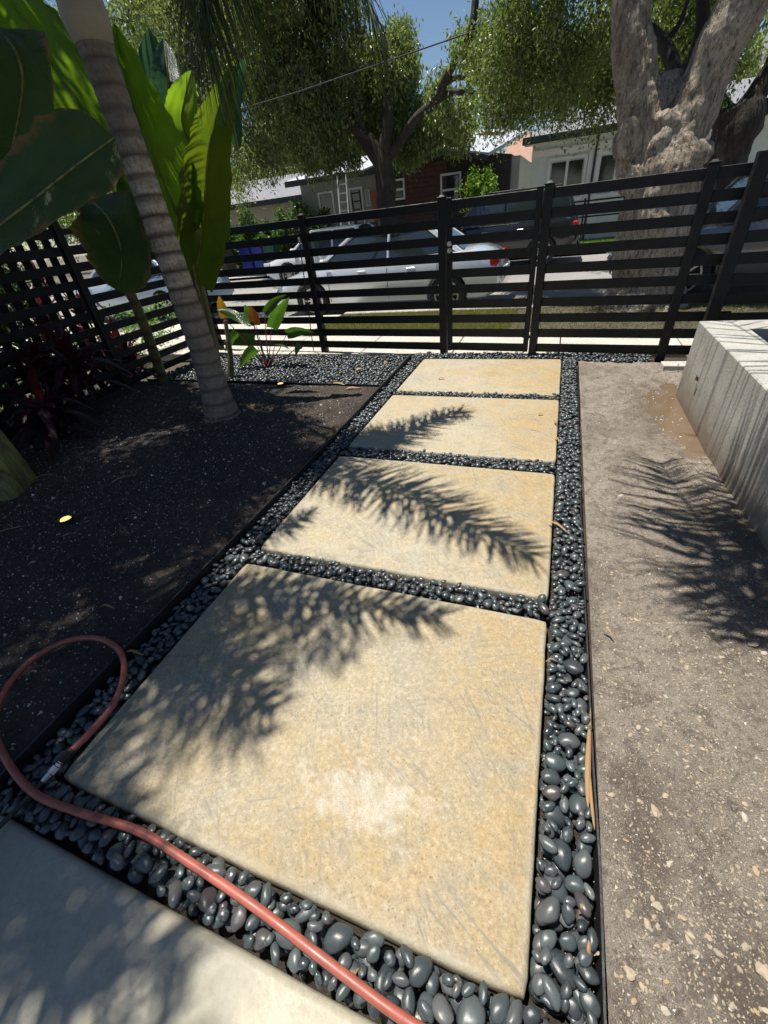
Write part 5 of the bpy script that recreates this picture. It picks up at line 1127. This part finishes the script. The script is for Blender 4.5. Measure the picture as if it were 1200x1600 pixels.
def car(name, label, group, loc, rz, pm_, L_=4.8, Wd=1.84, Hh=1.44, kind='sedan', wb=2.8, rack=False, r=.335, cat='car'):
    e = empty(name, loc, rz, label, cat, group); w2 = Wd / 2; fx, rx = L_ / 2, -L_ / 2
    zl = .22 if kind == 'sedan' else .28; zb = (.95 if kind == 'sedan' else 1.08)
    ht = [(rx, .45), (rx + .06, .62), (rx + .12, zb - .06), (rx + .5, zb + .06)] if kind == 'sedan' else [(rx, .5), (rx + .05, .7), (rx + .1, zb - .05), (rx + .3, zb + .02)]
    prof = ht + [(-.9, zb + .03), (0, zb), (.9, zb - .02), (1.2, zb - .04), (1.7, zb - .12), (2.1, zb - .2), (fx - .12, zb - .33), (fx - .03, zb - .45), (fx, .42)]
    sts = np.linspace(rx, fx, 46); rows = []
    pxs = [p[0] for p in prof]; pzs = [p[1] for p in prof]
    for x in sts:
        zt = float(np.interp(x, pxs, pzs)); k = abs(x) / (L_ / 2); w = w2 * (1 - .20 * max(0, (k - .72) / .28) ** 2.4); lo = zl + .14 * max(0, (k - .86) / .14)
        zt = max(zt, lo + .12); md = (lo + zt) / 2
        half = [(0, lo), (w * .86, lo), (w * .965, lo + .05), (w * .985, md * .85), (w, md + .05), (w * .985, zt - .13 if zt - lo > .3 else md + .06), (w * .93, zt - .03), (w * .80, zt), (w * .4, zt + .025), (0, zt + .035)]
        ring = [(x, y, z) for y, z in half] + [(x, -y, z) for y, z in reversed(half[1:-1])]
        rows.append(ring)
    mb = MB(); n = len(rows[0])
    for r_ in rows: mb.v += r_
    for i in range(len(rows) - 1):
        for k in range(n): a = i*n + k; b = i*n + (k+1) % n; mb.f.append((a, b, b+n, a+n))
    mb.f.append(tuple(reversed(range(n)))); mb.f.append(tuple((len(rows)-1)*n + k for k in range(n)))
    body = mb.build('body', M[pm_], e, smooth=True, angle=.7)
    cut = MB(); 
    for x in (wb/2, -wb/2):
        for s_ in (-1, 1): cut.tube([(x, s_ * (w2 - .30), r), (x, s_ * (w2 + .2), r)], r + .055, 28)
    cme = cut.mesh('cut', M['plastic_black']); co_ = link('cut', cme); md_ = body.modifiers.new('b', 'BOOLEAN'); md_.object = co_; md_.operation = 'DIFFERENCE'; md_.solver = 'EXACT'
    co_.location = loc; co_.rotation_euler = (0, 0, rz); bpy.context.view_layer.update()
    dg = bpy.context.evaluated_depsgraph_get(); nm = bpy.data.meshes.new_from_object(body.evaluated_get(dg)); body.modifiers.clear(); body.data = nm; bpy.data.objects.remove(co_)
    # greenhouse
    if kind == 'sedan': A_, B_, C_, D_ = 1.28, .45, -1.05, -1.85
    else: A_, B_, C_, D_ = 1.15, .5, -1.95, -2.25
    wb_, wr_ = w2 * .80, w2 * .64; z0 = zb - .01; z1 = Hh - .05
    def gp(u, v):   # u along 0..3 (A,B,C,D)   v 0..1 up
        return None
    g = MB(); nb = 10
    bot = [(A_, wb_ * .88), (A_ - .25, wb_ * .98), (0, wb_), (D_ + .25, wb_ * .97), (D_, wb_ * .85)]
    topx = [(B_, wr_ * .92), (B_ - .15, wr_ * .98), (-.2, wr_), (C_ + .15, wr_ * .98), (C_, wr_ * .9)]
    lv = []
    for v in (0, .35, .7, 1):
        row = []
        for (bx_, by_), (tx_, ty_) in zip(bot, topx):
            bul = .03 * math.sin(PI * v); row.append((bx_ + (tx_ - bx_) * v, by_ + (ty_ - by_) * v + bul, z0 + (z1 - z0) * v + (0 if v else -.03)))
        row += [(x, -y, z) for x, y, z in reversed(row)]; lv.append(row)
    for r_ in lv: g.v += r_
    n = 10
    for l in range(3):
        for k in range(n): a = l*n + k; b = l*n + (k+1) % n; g.f.append((a, b, b+n, a+n))
    g.f.append(tuple(3*n + k for k in range(n)))
    g.build('windows', M['glass_dark'], e, smooth=True, angle=.5)
    P = []
    for i in range(9):
        u = i / 8; x = B_ + .06 + (C_ - B_ - .12) * u; P.append([(x, wr_ * 1.03 * (j / 4 - 1) * (1 - .06 * (2*u-1) ** 4), z1 + .055 * (1 - (j / 4 - 1) ** 2) * (1 - .5 * (2*u-1) ** 4) + .004 - .03 * (abs(j/4-1) ** 6)) for j in range(9)])
    MB().grid(P).build('roof', M[pm_], e, smooth=True, angle=2)
    for s_ in (-1, 1):
        f1 = lambda x: (x, s_ * (wb_ + .012), z0 - .0); pl_ = MB()
        def edge(xb, yb, xt, yt, rr): pl_.tube([(xb, s_ * yb, z0 - .02), (xb + (xt - xb) * .5, s_ * ((yb + yt)/2 + .03), (z0 + z1)/2), (xt, s_ * yt, z1 + .01)], rr, 8)
        edge(A_, wb_ * .9, B_, wr_ * .95, .035); edge(-.25, wb_ * 1.0, -.28, wr_ * 1.0, .028); edge(D_ + .12, wb_ * .93, C_ + .05, wr_ * .95, .05)
        if kind != 'sedan': edge(-1.25, wb_ * 1.0, -1.2, wr_, .035)
        pl_.tube([(B_, s_ * wr_ * .97, z1 + .005), (-.3, s_ * wr_ * 1.03, z1 + .01), (C_, s_ * wr_ * .95, z1 + .005)], .03, 8)
        pl_.build('pillars', M[pm_], e, smooth=True)
        mr = MB().box((A_ - .28, s_ * (w2 + .06), zb + .06), (.12, .2, .13)).build('mirror', M[pm_], e, bevel=.03, smooth=True)
        MB().box((rx + .16, s_ * w2 * .70, zb - .13), (.16, .44, .15)).build('taillight', M['red_lens'], e, bevel=.03)
        MB().box((fx - .18, s_ * w2 * .70, .66), (.34, .36, .14), Matrix.Rotation(s_ * -.35, 3, 'Z')).build('headlight', M['clear_lens'], e, bevel=.03)
        for xh in (.25, -.75): MB().box((xh, s_ * (w2 + .0), zb - .14), (.17, .03, .03)).build('door_handle', M[pm_] if pm_ != 'p_black' else M['rim'], e, bevel=.008)
        for xh in (1.0, -.27, -1.25): MB().tube([(xh, s_ * (w2 - .012), .3), (xh, s_ * (w2 + .0015), .62), (xh, s_ * (w2 - .012), zb - .1)], .005, 4).build('door_seam', M['plastic_black'], e)
        MB().tube([(A_, s_ * (wb_ * .95), z0 + .01), (0, s_ * (wb_ + .035), z0 + .015), (D_ + .2, s_ * (wb_ * .98), z0 + .02)], .012, 6).build('window_trim', M['chrome'] if kind == 'sedan' else M['plastic_black'], e)
        for x in (wb/2, -wb/2): wheel_obj(e, x, s_ * (w2 - .12), r, .22, s_)
        if rack: MB().tube([(B_ - .1, s_ * wr_ * .85, z1 + .03), (B_ - .25, s_ * wr_ * .85, z1 + .12), (C_ + .25, s_ * wr_ * .85, z1 + .12), (C_ + .1, s_ * wr_ * .85, z1 + .03)], .022, 6).build('roof_rail', M['plastic_black'], e)
    if rack:
        for x in (.1, -.7, -1.4): MB().box((x, 0, z1 + .14), (.07, wr_ * 1.7, .03)).build('rack_bar', M['plastic_black'], e)
    MB().box((fx - .02, 0, .5), (.06, Wd * .5, .2)).build('grille', M['plastic_black'], e, bevel=.01); MB().box((rx + .01, 0, .62), (.04, .5, .12)).build('number_plate', M['trim_white'], e)
    return e
car('parked_car', 'silver sedan parked at the near kerb behind the gate, red taillight to the right', 'cars parked along the street', (-3.38, 9.52, -.14), PI, 'p_silver', 4.85, 1.84, 1.46, 'sedan', 2.85)
car('parked_car', 'black SUV with roof rack parked across the street behind the gate', 'cars parked along the street', (-1.95, 15.6, -.14), PI, 'p_black', 4.7, 1.9, 1.78, 'suv', 2.75, True, .37)
car('parked_car', 'white car parked across the street, partly hidden by the silver sedan', 'cars parked along the street', (-6.9, 14.4, -.14), PI, 'p_white', 4.6, 1.8, 1.5, 'sedan', 2.7)
car('parked_car', 'dark grey SUV parked behind the big pale tree at the right edge', 'cars parked along the street', (3.35, 9.9, -.14), PI, 'p_grey', 5.0, 1.98, 1.85, 'suv', 2.95, True, .39)
car('parked_car', 'pale blue car beyond the left slat fence, seen through the leaves', 'cars parked along the street', (-10.3, 9.6, -.14), PI, 'p_blue', 4.5, 1.8, 1.45, 'sedan', 2.7)
